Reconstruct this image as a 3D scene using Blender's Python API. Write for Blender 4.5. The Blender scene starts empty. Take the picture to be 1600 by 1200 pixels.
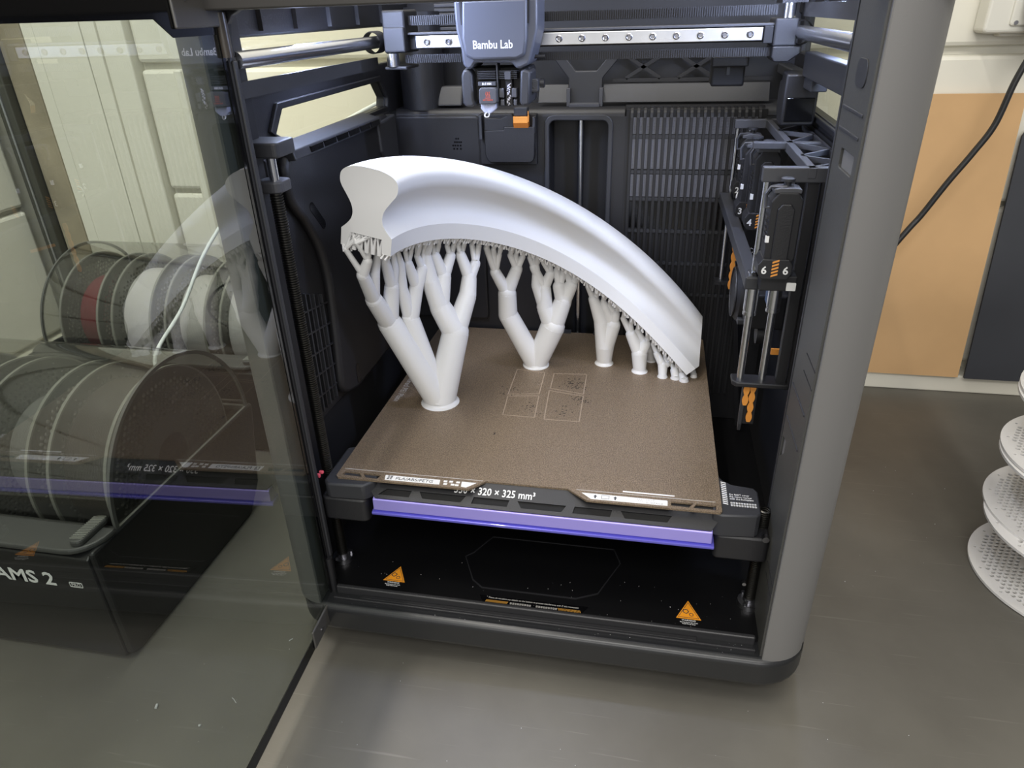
import bpy, bmesh, math, random
from mathutils import Matrix, Vector, geometry
random.seed(7)
S = bpy.context.scene
COL = S.collection

# ------------------------------------------------------------------ camera
cam_d = bpy.data.cameras.new('camera'); cam = bpy.data.objects.new('camera', cam_d); COL.objects.link(cam)
cam_d.sensor_width = 36.0; cam_d.lens = 24.617; cam_d.clip_start = 0.01
CAM_ROT = ((0.9815590,-0.0644395,0.1799710),(0.1890113,0.4679149,-0.8633252),(-0.0285788,0.8814211,0.4714658))
cam.matrix_world = Matrix.Translation((0.08522, -0.49552, 0.55917)) @ Matrix(CAM_ROT).to_4x4()
S.camera = cam

# ------------------------------------------------------------------ world, lights, exposure
w = bpy.data.worlds.new('room_light'); S.world = w; w.use_nodes = True
w.node_tree.nodes['Background'].inputs[0].default_value = (1.0, 0.98, 0.95, 1)
w.node_tree.nodes['Background'].inputs[1].default_value = 0.30
def area(name, loc, target, sx, sy, power, col):
    d = bpy.data.lights.new(name, 'AREA'); d.shape = 'RECTANGLE'; d.size = sx; d.size_y = sy
    d.energy = power; d.color = col
    o = bpy.data.objects.new(name, d); COL.objects.link(o); o.location = loc
    o.rotation_euler = (Vector(target) - Vector(loc)).to_track_quat('-Z', 'Y').to_euler()
    return o
area('ceiling_tube', (-0.42, 0.0, 2.1), (-0.42, 0.0, 0.0), 0.05, 1.9, 20, (1.0, 0.95, 0.87))
area('ceiling_tube', (0.95, -0.5, 2.1), (0.75, -0.3, 0.0), 0.3, 1.8, 8, (1.0, 0.97, 0.91))
area('overhead_fill', (0.1, -1.5, 1.9), (0.1, 0.0, 0.2), 1.6, 0.6, 27, (1.0, 0.975, 0.93))
area('front_fill', (0.3, -2.6, 1.0), (0.1, 0.0, 0.2), 2.0, 0.9, 24, (1.0, 0.985, 0.96))  # added front fill to brighten the blue bar; not a known window
left_wash = area('overhead_fill', (-0.65, -0.25, 2.0), (-0.85, 0.6, 0.35), 0.6, 0.3, 4.5, (1.0, 0.98, 0.94)); left_wash.data.spread = math.radians(70)  # wash added to brighten the left wall, no known lamp there
area('printer_led_strip', (-0.214, 0.13, 0.560), (0.0, 0.20, 0.40), 0.008, 0.16, 1.65, (0.55, 0.65, 1.0))
area('printer_led_strip', (0.222, 0.13, 0.562), (0.0, 0.20, 0.40), 0.008, 0.16, 1.65, (0.55, 0.65, 1.0))
S.view_settings.view_transform = 'Standard'; S.view_settings.look = 'None'
S.view_settings.gamma = 1.0; S.view_settings.use_curve_mapping = False
S.view_settings.exposure = 0.0

# ------------------------------------------------------------------ materials
def lin(c):
    return tuple(((x/255)/12.92 if x/255 <= .04045 else ((x/255+.055)/1.055)**2.4) for x in c)
def mat(name, rgb, rough=.5, metal=0.0, var=0.0, vscale=40, bump=0.0, bscale=400, spec=.5, coat=0.0, emit=None, stretch=None):
    m = bpy.data.materials.new(name); m.use_nodes = True
    nt = m.node_tree; p = nt.nodes['Principled BSDF']
    c = lin(rgb); p.inputs['Base Color'].default_value = (*c, 1)
    p.inputs['Roughness'].default_value = rough; p.inputs['Metallic'].default_value = metal
    p.inputs['Specular IOR Level'].default_value = spec
    p.inputs['Coat Weight'].default_value = coat
    tc = nt.nodes.new('ShaderNodeTexCoord'); src = tc.outputs['Object']
    if stretch:
        mp = nt.nodes.new('ShaderNodeMapping'); mp.inputs['Scale'].default_value = stretch
        nt.links.new(src, mp.inputs['Vector']); src = mp.outputs['Vector']
    if var > 0:
        n = nt.nodes.new('ShaderNodeTexNoise'); n.inputs['Scale'].default_value = vscale; n.inputs['Detail'].default_value = 4
        nt.links.new(src, n.inputs['Vector'])
        r = nt.nodes.new('ShaderNodeValToRGB')
        r.color_ramp.elements[0].position = .3; r.color_ramp.elements[1].position = .7
        r.color_ramp.elements[0].color = (*[x*(1-var) for x in c], 1)
        r.color_ramp.elements[1].color = (*[min(1, x*(1+var)) for x in c], 1)
        nt.links.new(n.outputs['Fac'], r.inputs['Fac']); nt.links.new(r.outputs['Color'], p.inputs['Base Color'])
    if bump > 0:
        n2 = nt.nodes.new('ShaderNodeTexNoise'); n2.inputs['Scale'].default_value = bscale; n2.inputs['Detail'].default_value = 3
        nt.links.new(src, n2.inputs['Vector'])
        b = nt.nodes.new('ShaderNodeBump'); b.inputs['Strength'].default_value = bump; b.inputs['Distance'].default_value = .001
        nt.links.new(n2.outputs['Fac'], b.inputs['Height']); nt.links.new(b.outputs['Normal'], p.inputs['Normal'])
    if emit:
        p.inputs['Emission Color'].default_value = (*lin(emit[0]), 1); p.inputs['Emission Strength'].default_value = emit[1]
    return m
def glass(name, tint, ior, rough=0.0):
    m = bpy.data.materials.new(name); m.use_nodes = True; nt = m.node_tree
    for n in list(nt.nodes): nt.nodes.remove(n)
    out = nt.nodes.new('ShaderNodeOutputMaterial'); mix = nt.nodes.new('ShaderNodeMixShader')
    fr = nt.nodes.new('ShaderNodeFresnel'); fr.inputs['IOR'].default_value = ior
    geo = nt.nodes.new('ShaderNodeNewGeometry')
    # the sheet mirrors once, on the side the ray enters; the far side only lets it out
    inv = nt.nodes.new('ShaderNodeMath'); inv.operation = 'SUBTRACT'; inv.inputs[0].default_value = 1.0
    nt.links.new(geo.outputs['Backfacing'], inv.inputs[1])
    fac = nt.nodes.new('ShaderNodeMath'); fac.operation = 'MULTIPLY'
    nt.links.new(fr.outputs[0], fac.inputs[0]); nt.links.new(inv.outputs[0], fac.inputs[1])
    tr = nt.nodes.new('ShaderNodeBsdfTransparent'); tr.inputs[0].default_value = (*tint, 1)
    gl = nt.nodes.new('ShaderNodeBsdfGlossy'); gl.inputs['Roughness'].default_value = rough
    nt.links.new(fac.outputs[0], mix.inputs[0]); nt.links.new(tr.outputs[0], mix.inputs[1]); nt.links.new(gl.outputs[0], mix.inputs[2])
    nt.links.new(mix.outputs[0], out.inputs[0])
    return m
BLACK = mat('black_plastic', (31, 31, 34), .48, bump=.15, bscale=900)
BLACKM = mat('matt_black_plastic', (26, 26, 29), .6)
BLACKG = mat('glossy_black_paint', (10, 10, 12), .15)
DARK = mat('dark_grey_plastic', (47, 48, 52), .5, bump=.1, bscale=900)
CASE = mat('case_grey_plastic', (112, 111, 110), .5, bump=.12, bscale=1500)
MID = mat('mid_grey_plastic', (68, 69, 74), .5)
HEAD = mat('tool_head_grey', (82, 85, 95), .42)
STEEL = mat('polished_steel', (214, 216, 222), .24, 1.0)
RAILM = mat('bright_rail_steel', (215, 216, 218), .34, 1.0, var=.06, vscale=60)
BOLT = mat('bolt_steel', (150, 150, 155), .3, 1.0)
SCREWM = mat('lead_screw_steel', (92, 91, 88), .35, 1.0)
PRINT = mat('white_printed_plastic', (211, 211, 211), .5, bump=.05, bscale=600, stretch=(1, 1, 12))
PLATE = mat('textured_pei', (139, 122, 102), .42, .55, var=.55, vscale=1100, bump=.8, bscale=1300)
BLUE = mat('blue_film', (178, 168, 255), .42, .6, coat=.4)
BLUED = mat('blue_film_lip', (104, 100, 205), .25, .3, coat=.6)
WHITE = mat('white_ink', (235, 235, 235), .5)
GREYINK = mat('grey_ink', (185, 182, 178), .6)
LABELW = mat('white_label', (228, 228, 226), .5)
INK = mat('dark_ink', (60, 60, 62), .5)
ORANGE = mat('orange_plastic', (230, 152, 66), .45)
AMBER = mat('amber_sticker', (240, 155, 35), .5)
REDINK = mat('red_ink', (225, 95, 70), .5)
PINK = mat('pink_plastic', (225, 90, 110), .4)
WALLM = mat('painted_wall_white', (222, 219, 206), .55, var=.03, vscale=6)
TRIMM = mat('trim_white', (226, 222, 208), .45)
CONC = mat('raw_concrete_post', (150, 140, 120), .8, var=.22, vscale=14)
DSTEEL = mat('dark_steel_post', (82, 82, 76), .4, .4)
CARD = mat('cardboard', (200, 162, 116), .75, var=.06, vscale=9)
CARDE = mat('cardboard_edge', (170, 128, 84), .8)
DBOARD = mat('charcoal_board', (54, 56, 62), .55, var=.08, vscale=12)
CABLE = mat('black_cable', (30, 30, 31), .45)
SOCK = mat('socket_white', (214, 212, 202), .4)
PLUG = mat('plug_grey', (92, 94, 96), .45)
SPOOLW = mat('white_spool_plastic', (222, 220, 217), .5)
SPOOLD = mat('dark_spool_plastic', (88, 88, 85), .42)
SPOOLR = mat('grey_spool_rim', (140, 140, 134), .4)
FIL_BROWN = mat('brown_black_filament', (58, 52, 48), .4)
FIL_RED = mat('dark_red_filament', (120, 32, 46), .4)
FIL_WHITE = mat('white_filament', (215, 212, 212), .4)
FIL_GREY = mat('grey_filament', (120, 120, 118), .4)
BOXB = mat('filament_box_black', (28, 28, 29), .35)
BOXG = mat('filament_box_grey', (70, 70, 69), .45)
TUBEM = mat('white_tube', (225, 230, 230), .35)
DOORG = glass('tinted_door_glass', (.71, .745, .725), 2.15)
SIDEG = glass('tinted_side_glass', (.91, .92, .86), 1.5)
LIDG = glass('smoky_lid', (.78, .78, .76), 2.2, .05)

def steel_table():
    m = bpy.data.materials.new('worn_steel_sheet'); m.use_nodes = True; nt = m.node_tree; p = nt.nodes['Principled BSDF']
    p.inputs['Metallic'].default_value = .65
    tc = nt.nodes.new('ShaderNodeTexCoord')
    n1 = nt.nodes.new('ShaderNodeTexNoise'); n1.inputs['Scale'].default_value = 3.2; n1.inputs['Detail'].default_value = 6; n1.inputs['Roughness'].default_value = .6
    nt.links.new(tc.outputs['Object'], n1.inputs['Vector'])
    r = nt.nodes.new('ShaderNodeValToRGB'); r.color_ramp.elements[0].position = .32; r.color_ramp.elements[1].position = .72
    r.color_ramp.elements[0].color = (*lin((106, 103, 96)), 1); r.color_ramp.elements[1].color = (*lin((130, 127, 119)), 1)
    nt.links.new(n1.outputs['Fac'], r.inputs['Fac'])
    # long fine scratches in two directions
    last = r.outputs['Color']
    for rot, sc in ((.35, (6, 190, 1)), (-.5, (9, 260, 1)), (1.4, (5, 150, 1)), (.05, (7, 330, 1)), (-.22, (12, 420, 1))):
        mp = nt.nodes.new('ShaderNodeMapping'); mp.inputs['Rotation'].default_value = (0, 0, rot); mp.inputs['Scale'].default_value = sc
        nt.links.new(tc.outputs['Object'], mp.inputs['Vector'])
        n = nt.nodes.new('ShaderNodeTexNoise'); n.inputs['Scale'].default_value = 1.0; n.inputs['Detail'].default_value = 2; n.inputs['Distortion'].default_value = .3
        nt.links.new(mp.outputs['Vector'], n.inputs['Vector'])
        rr = nt.nodes.new('ShaderNodeValToRGB'); rr.color_ramp.elements[0].position = .70; rr.color_ramp.elements[1].position = .78
        nt.links.new(n.outputs['Fac'], rr.inputs['Fac'])
        mx = nt.nodes.new('ShaderNodeMix'); mx.data_type = 'RGBA'; mx.blend_type = 'MIX'
        fm = nt.nodes.new('ShaderNodeMath'); fm.operation = 'MULTIPLY'; fm.inputs[1].default_value = .28
        nt.links.new(rr.outputs['Color'], fm.inputs[0]); nt.links.new(fm.outputs[0], mx.inputs[0])
        nt.links.new(last, mx.inputs[6]); mx.inputs[7].default_value = (*lin((170, 168, 160)), 1)
        last = mx.outputs[2]
    nt.links.new(last, p.inputs['Base Color'])
    n3 = nt.nodes.new('ShaderNodeTexNoise'); n3.inputs['Scale'].default_value = 7; n3.inputs['Detail'].default_value = 5
    nt.links.new(tc.outputs['Object'], n3.inputs['Vector'])
    mr = nt.nodes.new('ShaderNodeMapRange'); mr.inputs[3].default_value = .44; mr.inputs[4].default_value = .64
    nt.links.new(n3.outputs['Fac'], mr.inputs[0]); nt.links.new(mr.outputs[0], p.inputs['Roughness'])
    return m
TABLE = steel_table()

def dotted(name):
    # fine perforation too small to model: dark dots on grey strips
    m = bpy.data.materials.new(name); m.use_nodes = True; nt = m.node_tree; p = nt.nodes['Principled BSDF']
    tc = nt.nodes.new('ShaderNodeTexCoord'); v = nt.nodes.new('ShaderNodeTexVoronoi'); v.inputs['Scale'].default_value = 620; v.inputs['Randomness'].default_value = .15
    nt.links.new(tc.outputs['Object'], v.inputs['Vector'])
    r = nt.nodes.new('ShaderNodeValToRGB'); r.color_ramp.elements[0].position = .24; r.color_ramp.elements[1].position = .34
    r.color_ramp.elements[0].color = (.003, .003, .004, 1); r.color_ramp.elements[1].color = (*lin((104, 105, 112)), 1)
    nt.links.new(v.outputs['Distance'], r.inputs['Fac']); nt.links.new(r.outputs['Color'], p.inputs['Base Color'])
    p.inputs['Roughness'].default_value = .45
    return m
PERF = dotted('perforated_strip')

# ------------------------------------------------------------------ mesh builder
class M:
    def __init__(s): s.v = []; s.f = []
    def add(s, vs, fs):
        o = len(s.v); s.v += [tuple(x) for x in vs]; s.f += [tuple(i+o for i in f) for f in fs]; return s
    def box(s, x0, x1, y0, y1, z0, z1):
        vs = [(x, y, z) for z in (z0, z1) for y in (y0, y1) for x in (x0, x1)]
        return s.add(vs, [(0, 2, 3, 1), (4, 5, 7, 6), (0, 1, 5, 4), (2, 6, 7, 3), (0, 4, 6, 2), (1, 3, 7, 5)])
    def bar(s, a, b, wd, ht, up=(0, 0, 1)):
        a, b = Vector(a), Vector(b); d = (b-a).normalized(); u = Vector(up)
        r = d.cross(u)
        if r.length < 1e-6: r = Vector((1, 0, 0))
        r.normalize(); u = r.cross(d); vs = []
        for p in (a, b):
            for i, j in ((-1, -1), (1, -1), (1, 1), (-1, 1)): vs.append(p + r*(i*wd/2) + u*(j*ht/2))
        return s.add(vs, [(0, 3, 2, 1), (4, 5, 6, 7), (0, 1, 5, 4), (1, 2, 6, 5), (2, 3, 7, 6), (3, 0, 4, 7)])
    def cyl(s, a, b, r0, r1=None, n=16, caps=True):
        r1 = r0 if r1 is None else r1
        a, b = Vector(a), Vector(b); d = (b-a).normalized()
        t = Vector((0, 0, 1)) if abs(d.z) < .9 else Vector((1, 0, 0))
        u = d.cross(t).normalized(); w_ = d.cross(u); vs = []
        for p, r in ((a, r0), (b, r1)):
            for i in range(n):
                q = 2*math.pi*i/n; vs.append(p + (u*math.cos(q) + w_*math.sin(q))*r)
        fs = [(i, i+n, (i+1) % n+n, (i+1) % n) for i in range(n)]
        if caps: fs += [tuple(range(n)), tuple(range(2*n-1, n-1, -1))]
        return s.add(vs, fs)
    def sph(s, c, r, n=10, m=6):
        vs = [(c[0], c[1], c[2]+r)]; fs = []
        for j in range(1, m):
            for i in range(n):
                p = math.pi*j/m; q = 2*math.pi*i/n
                vs.append((c[0]+r*math.sin(p)*math.cos(q), c[1]+r*math.sin(p)*math.sin(q), c[2]+r*math.cos(p)))
        vs.append((c[0], c[1], c[2]-r))
        for i in range(n): fs.append((0, 1+i, 1+(i+1) % n))
        for j in range(m-2):
            for i in range(n):
                a = 1+j*n+i; b = 1+j*n+(i+1) % n; fs.append((a, a+n, b+n, b))
        k = 1+(m-2)*n
        for i in range(n): fs.append((len(vs)-1, k+(i+1) % n, k+i))
        return s.add(vs, fs)
    def prism(s, poly, axis, a, b):
        # poly in the two remaining axes (x,y for z; x,z for y; y,z for x)
        def P(p, t):
            return {'z': (p[0], p[1], t), 'y': (p[0], t, p[1]), 'x': (t, p[0], p[1])}[axis]
        n = len(poly); vs = [P(p, a) for p in poly] + [P(p, b) for p in poly]
        fs = [(i, (i+1) % n, (i+1) % n+n, i+n) for i in range(n)] + [tuple(range(n-1, -1, -1)), tuple(range(n, 2*n))]
        return s.add(vs, fs)
    def lathe(s, prof, o, axis='z', n=32, close=False):
        # prof: (radius, height) list along the axis
        vs = []; fs = []; k = len(prof)
        for r, h in prof:
            for i in range(n):
                q = 2*math.pi*i/n; c, d = r*math.cos(q), r*math.sin(q)
                vs.append({'z': (o[0]+c, o[1]+d, o[2]+h), 'x': (o[0]+h, o[1]+c, o[2]+d), 'y': (o[0]+c, o[1]+h, o[2]+d)}[axis])
        for j in range(k if close else k-1):
            for i in range(n):
                a, b = j*n+i, j*n+(i+1) % n; c, d = ((j+1) % k)*n+(i+1) % n, ((j+1) % k)*n+i
                fs.append((a, b, c, d))
        return s.add(vs, fs)
    def tube(s, pts, r, n=10):
        pts = [Vector(p) for p in pts]; vs = []; fs = []; t = None
        for i, p in enumerate(pts):
            d = (pts[min(i+1, len(pts)-1)] - pts[max(i-1, 0)]).normalized()
            if t is None: t = d.orthogonal().normalized()
            t = (t - d*t.dot(d)).normalized(); b = d.cross(t)
            rr = r[i] if isinstance(r, (list, tuple)) else r
            for k in range(n):
                q = 2*math.pi*k/n; vs.append(p + (t*math.cos(q)+b*math.sin(q))*rr)
        for i in range(len(pts)-1):
            for k in range(n):
                fs.append((i*n+k, i*n+(k+1) % n, (i+1)*n+(k+1) % n, (i+1)*n+k))
        fs += [tuple(range(n-1, -1, -1)), tuple(range((len(pts)-1)*n, len(pts)*n))]
        return s.add(vs, fs)
    def holed(s, outer, holes, fn, t0, t1):
        # flat sheet with real openings; fn(u, v, t) maps to 3-D, t is the thickness direction
        vs = []; ed = []
        for lp in [outer] + holes:
            o = len(vs); n = len(lp); vs += [Vector(p) for p in lp]; ed += [(o+i, o+(i+1) % n) for i in range(n)]
        V, E, F, *_ = geometry.delaunay_2d_cdt(vs, ed, [], 0, 1e-7)
        def inside(p, poly):
            c = False; n = len(poly)
            for i in range(n):
                x0, y0 = poly[i]; x1, y1 = poly[(i+1) % n]
                if (y0 > p[1]) != (y1 > p[1]) and p[0] < (x1-x0)*(p[1]-y0)/(y1-y0)+x0: c = not c
            return c
        bbs = [(min(q[0] for q in h), max(q[0] for q in h), min(q[1] for q in h), max(q[1] for q in h)) for h in holes]
        keep = []
        for f in F:
            c = (sum(V[i][0] for i in f)/len(f), sum(V[i][1] for i in f)/len(f))
            if not inside(c, outer): continue
            if any(b[0] <= c[0] <= b[1] and b[2] <= c[1] <= b[3] and inside(c, h) for h, b in zip(holes, bbs)): continue
            keep.append(tuple(f))
        n = len(V); W = [fn(p[0], p[1], t0) for p in V] + [fn(p[0], p[1], t1) for p in V]
        cnt = {}
        for f in keep:
            for i in range(len(f)):
                a, b = f[i], f[(i+1) % len(f)]; cnt[(a, b)] = 1
        fs = [tuple(reversed(f)) for f in keep] + [tuple(i+n for i in f) for f in keep]
        for (a, b) in cnt:
            if (b, a) not in cnt: fs.append((a, b, b+n, a+n))
        return s.add(W, fs)
def rrect(x0, x1, y0, y1, r, n=5):
    rs = r if isinstance(r, (list, tuple)) else (r,)*4
    out = []
    for (cx, cy, a0), q in zip(((x0+rs[0], y0+rs[0], math.pi), (x1-rs[1], y0+rs[1], 1.5*math.pi), (x1-rs[2], y1-rs[2], 0), (x0+rs[3], y1-rs[3], .5*math.pi)), rs):
        if q < 1e-6: out.append((cx, cy)); continue
        for i in range(n+1):
            a = a0 + .5*math.pi*i/n; out.append((cx+q*math.cos(a), cy+q*math.sin(a)))
    return out
def catmull(pts, k=6, closed=False):
    P = [Vector(p) for p in pts]; n = len(P); out = []
    for i in range(n if closed else n-1):
        p0, p1, p2, p3 = (P[(i-1) % n], P[i], P[(i+1) % n], P[(i+2) % n]) if closed else (P[max(i-1, 0)], P[i], P[i+1], P[min(i+2, n-1)])
        for j in range(k):
            t = j/k
            out.append(.5*((2*p1)+(p2-p0)*t+(2*p0-5*p1+4*p2-p3)*t*t+(3*p1-p0-3*p2+p3)*t**3))
    if not closed: out.append(P[-1])
    return out

def setp(o, parent):
    if parent is not None:
        o.parent = parent
        mw = parent['_w'] if '_w' in parent else (0, 0, 0)
        o.matrix_parent_inverse = Matrix.Translation(-Vector(mw))
def ob(name, m, mt, parent=None, bevel=0.0, smooth=None, seg=2):
    me = bpy.data.meshes.new(name); me.from_pydata(m.v, [], m.f); me.update()
    bm = bmesh.new(); bm.from_mesh(me); bmesh.ops.recalc_face_normals(bm, faces=bm.faces); bm.to_mesh(me); bm.free()
    me.materials.append(mt)
    o = bpy.data.objects.new(name, me); COL.objects.link(o)
    if smooth is not None:
        for p in me.polygons: p.use_smooth = True
        me.set_sharp_from_angle(angle=math.radians(smooth))
    if bevel > 0:
        b = o.modifiers.new('bevel', 'BEVEL'); b.width = bevel; b.segments = seg; b.limit_method = 'ANGLE'; b.angle_limit = math.radians(40)
    setp(o, parent)
    return o
def thing(name, label, cat, loc, group=None):
    o = bpy.data.objects.new(name, None); COL.objects.link(o); o.location = loc; o.empty_display_size = .02
    o['_w'] = tuple(loc); o['label'] = label; o['category'] = cat
    if group: o['group'] = group
    return o
def tag(o, label, cat, group=None):
    o['label'] = label; o['category'] = cat
    if group: o['group'] = group
    return o
def struct(o): o['kind'] = 'structure'; return o
def text(name, body, size, loc, rot, mt, parent, align='LEFT', thick=.00008, sx=1.0, bold=0.0):
    c = bpy.data.curves.new(name, 'FONT'); c.body = body; c.size = size; c.extrude = thick; c.align_x = align; c.resolution_u = 2; c.offset = bold
    tmp = bpy.data.objects.new(name, c); me = bpy.data.meshes.new_from_object(tmp); bpy.data.objects.remove(tmp)
    R = Matrix.Translation(loc) @ (rot if isinstance(rot, Matrix) else Matrix.Rotation(rot[2], 4, 'Z') @ Matrix.Rotation(rot[1], 4, 'Y') @ Matrix.Rotation(rot[0], 4, 'X'))
    me.transform(R @ Matrix.Diagonal((sx, 1, 1, 1)))
    me.materials.clear(); me.materials.append(mt)
    o = bpy.data.objects.new(name, me); COL.objects.link(o); setp(o, parent)
    return o

# ================================================================== the setting
WB = struct(ob('wall_back', M().box(-1.15, 1.6, .635, .75, -.9, 1.7), WALLM))
def wall_panel(name, x0, x1, z0, z1, y0=.62, y1=.64):
    o = ob('panel', M().box(x0, x1, y0, y1, z0, z1), WALLM, WB, bevel=.006, seg=2); return o
for x0, x1 in ((-.752, -.05), (-.048, 1.6)):
    for z0, z1 in ((.045, .2885), (.2965, .489), (.499, .70), (.708, .95)):
        wall_panel('panel', x0, x1, z0, z1)
ob('vertical_seam', M().box(-.690, -.676, .614, .628, .03, .489), WALLM, WB, bevel=.003)
P_ = struct(ob('trim_1', M().box(-.9135, -.8270, .600, .64, .0, 1.6), WALLM, bevel=.0012))
ob('batten', M().box(-.936, -.9145, .601, .64, .0, 1.6), WALLM, P_, bevel=.0012)
ob('batten', M().box(-.8260, -.800, .601, .64, .0, 1.6), WALLM, P_, bevel=.001)
ob('batten', M().box(-.8005, -.754, .605, .64, .0, 1.6), WALLM, P_, bevel=.003)
struct(ob('trim_2', M().box(-.987, -.937, .600, .66, .0, 1.6), CONC, bevel=.003))
tp = struct(ob('trim_3', M().box(-1.016, -.988, .585, .66, .0, 1.6), DSTEEL, bevel=.002))
ob('steel_edge', M().cyl((-1.004, .584, 0), (-1.004, .584, 1.6), .0022, n=8), STEEL, tp, smooth=40)
WL = struct(ob('wall_left', M().box(-1.15, -1.045, -1.1, .635, -.9, 1.7), WALLM))
for z0, z1 in ((.034, .262), (.270, .47), (.478, .70), (.708, .95)):
    ob('panel', M().box(-1.05, -1.03, -1.1, .583, z0, z1), WALLM, WL, bevel=.006)
struct(ob('trim_4', M().box(-.752, 1.6, .598, .636, .0, .029), TRIMM, bevel=.002))
struct(ob('trim_5', M().box(-1.045, -1.022, -1.1, .583, .0, .026), TRIMM, bevel=.002))
struct(ob('floor', M().box(-1.15, 1.6, -2.2, .75, -.95, -.9), mat('grey_floor', (120, 118, 112), .6, var=.1)))

tb = thing('steel_worktop', 'worn dark steel workbench top with scratches, under the machine', 'table', (0, 0, -.9))
ob('sheet', M().box(-1.03, 1.5, -.95, .60, -.03, 0), TABLE, tb)
for x in (-.95, 1.4):
    for y in (-.85, .5): ob('leg', M().box(x-.03, x+.03, y-.03, y+.03, -.9, -.03), DSTEEL, tb)

# ================================================================== the printer
PR = thing('desktop_printer', 'large black and grey enclosed desktop 3D printer with its glass door open', 'printer', (0, .2, 0))
CX = .0025
# ---- base
bs = ob('base', M().prism(rrect(-.2415, .2465, -.044, .476, .045, 8), 'z', .022, .0535), mat('base_plastic', (34, 35, 37), .30), PR, bevel=.006, smooth=35, seg=4)
ob('foot_plinth', M().prism(rrect(-.228, .233, -.020, .46, .04, 6), 'z', .0, .024), BLACKM, bs)
ob('floor_pan', M().box(-.236, .241, -.021, .45, .05, .0595), BLACKG if False else mat('satin_black_floor', (10, 10, 12), .38, bump=.05, bscale=700), bs)
ob('sill_lip', M().box(-.197, .2, -.0250, -.0205, .05, .0625), mat('sill_plastic', (46, 46, 48), .38), bs, bevel=.0014, seg=3)
ob('sill_step', M().box(-.197, .2, -.0335, -.0305, .05, .0565), BLACK, bs, bevel=.0008)
ob('sill_bracket', M().box(-.17, .15, -.0300, -.0250, .05, .0555), BLACKM, bs, bevel=.0008)
# engraved outline in the floor pan
hexp = [(-.0745, .0475), (-.082, .040), (-.0665, .0075), (-.055, -.0015), (.038, -.0015), (.0585, .0085), (.069, .034), (.0775, .054), (.07, .075), (-.06, .075)]
inn = [((x-.0)*.985, .037+(y-.037)*.965) for x, y in hexp]
ob('floor_outline', M().holed(hexp, [inn], lambda u, v, t: (u, v, t), .0590, .0601), BLACK, bs)
# ---- stickers on the floor pan
def sticker(cx, y0, y1, hw, parent):
    h = y1-y0; r = .0012
    tri = [(cx-hw, y0), (cx+hw, y0), (cx, y1)]
    o = ob('warning_sticker', M().prism(tri, 'z', .0595, .0598), AMBER, parent)
    m = (cx, y0+h*.36)
    t2 = [(m[0]+(x-m[0])*.86, m[1]+(y-m[1])*.86) for x, y in tri]; t3 = [(m[0]+(x-m[0])*.80, m[1]+(y-m[1])*.80) for x, y in tri]
    ob('warning_border', M().holed(t2, [t3], lambda u, v, t: (u, v, t), .0597, .0599), INK, parent)
    for gx, gy, gr in ((-.0024, .0088, .0026), (.0026, .0054, .0019)):
        pts = []; pin = []
        for i in range(32):
            a = 2*math.pi*i/32; rr = gr*(1.14 if i % 4 < 2 else .96); pts.append((cx+gx+rr*math.cos(a), y0+gy+rr*math.sin(a)))
        for i in range(20):
            a = 2*math.pi*i/20; pin.append((cx+gx+gr*.74*math.cos(a), y0+gy+gr*.74*math.sin(a)))
        ob('warning_gear', M().holed(pts, [pin], lambda u, v, t: (u, v, t), .0597, .0599), INK, parent)
    text('warning_lettering', 'WARNING', .0026, (cx, y0-.0028, .0597), (0, 0, 0), WHITE, parent, 'CENTER')
    text('warning_lettering', 'Moving parts can crush\nKeep hands away', .0018, (cx, y0-.0050, .0597), (0, 0, 0), WHITE, parent, 'CENTER', sx=.95)
sticker(-.1435, -.0065, .0145, .0112, bs)
sticker(.1428, -.0092, .0135, .0112, bs)
ob('notice_panel', M().prism([(-.0545, -.0105), (.0510, -.0095), (.0440, -.0205), (-.0490, -.0205)], 'z', .0594, .0597), BLACKG, bs)
text('notice_lettering', 'Please do not place any objects on the bottom to prevent interference with Z axis movement', .00285, (-.0018, -.0133, .0597), (0, 0, 0), GREYINK, bs, 'CENTER', sx=.80)
gm = M()
for x0, n in ((-.0475, 16), (.0235, 16)):
    sm = M()
    for i in range(n):
        x = x0+i*.00135; sg = .0012 if x0 < 0 else -.0012
        sm.prism([(x, -.0183), (x+.00055, -.0183), (x+.00055+sg, -.0155), (x+sg, -.0155)], 'z', .0596, .0599)
    ob('hazard_stripes', sm, mat('dull_amber', (205, 150, 60), .6), bs)
for x0, n in ((-.0235, 9), (.0015, 9)):
    for i in range(n):
        x = x0+i*.0023
        for a, b, c, d in ((0, .0018, 0, .0003), (0, .0018, .0010, .0013), (0, .0018, .0020, .0023), (0, .0003, 0, .0023), (.0008, .0011, 0, .0023), (.0015, .0018, .0005 if i % 2 else 0, .0023)):
            gm.box(x+a, x+b, -.0182+c, -.0182+d, .0596, .0599)
ob('notice_characters', gm, GREYINK, bs)
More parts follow.
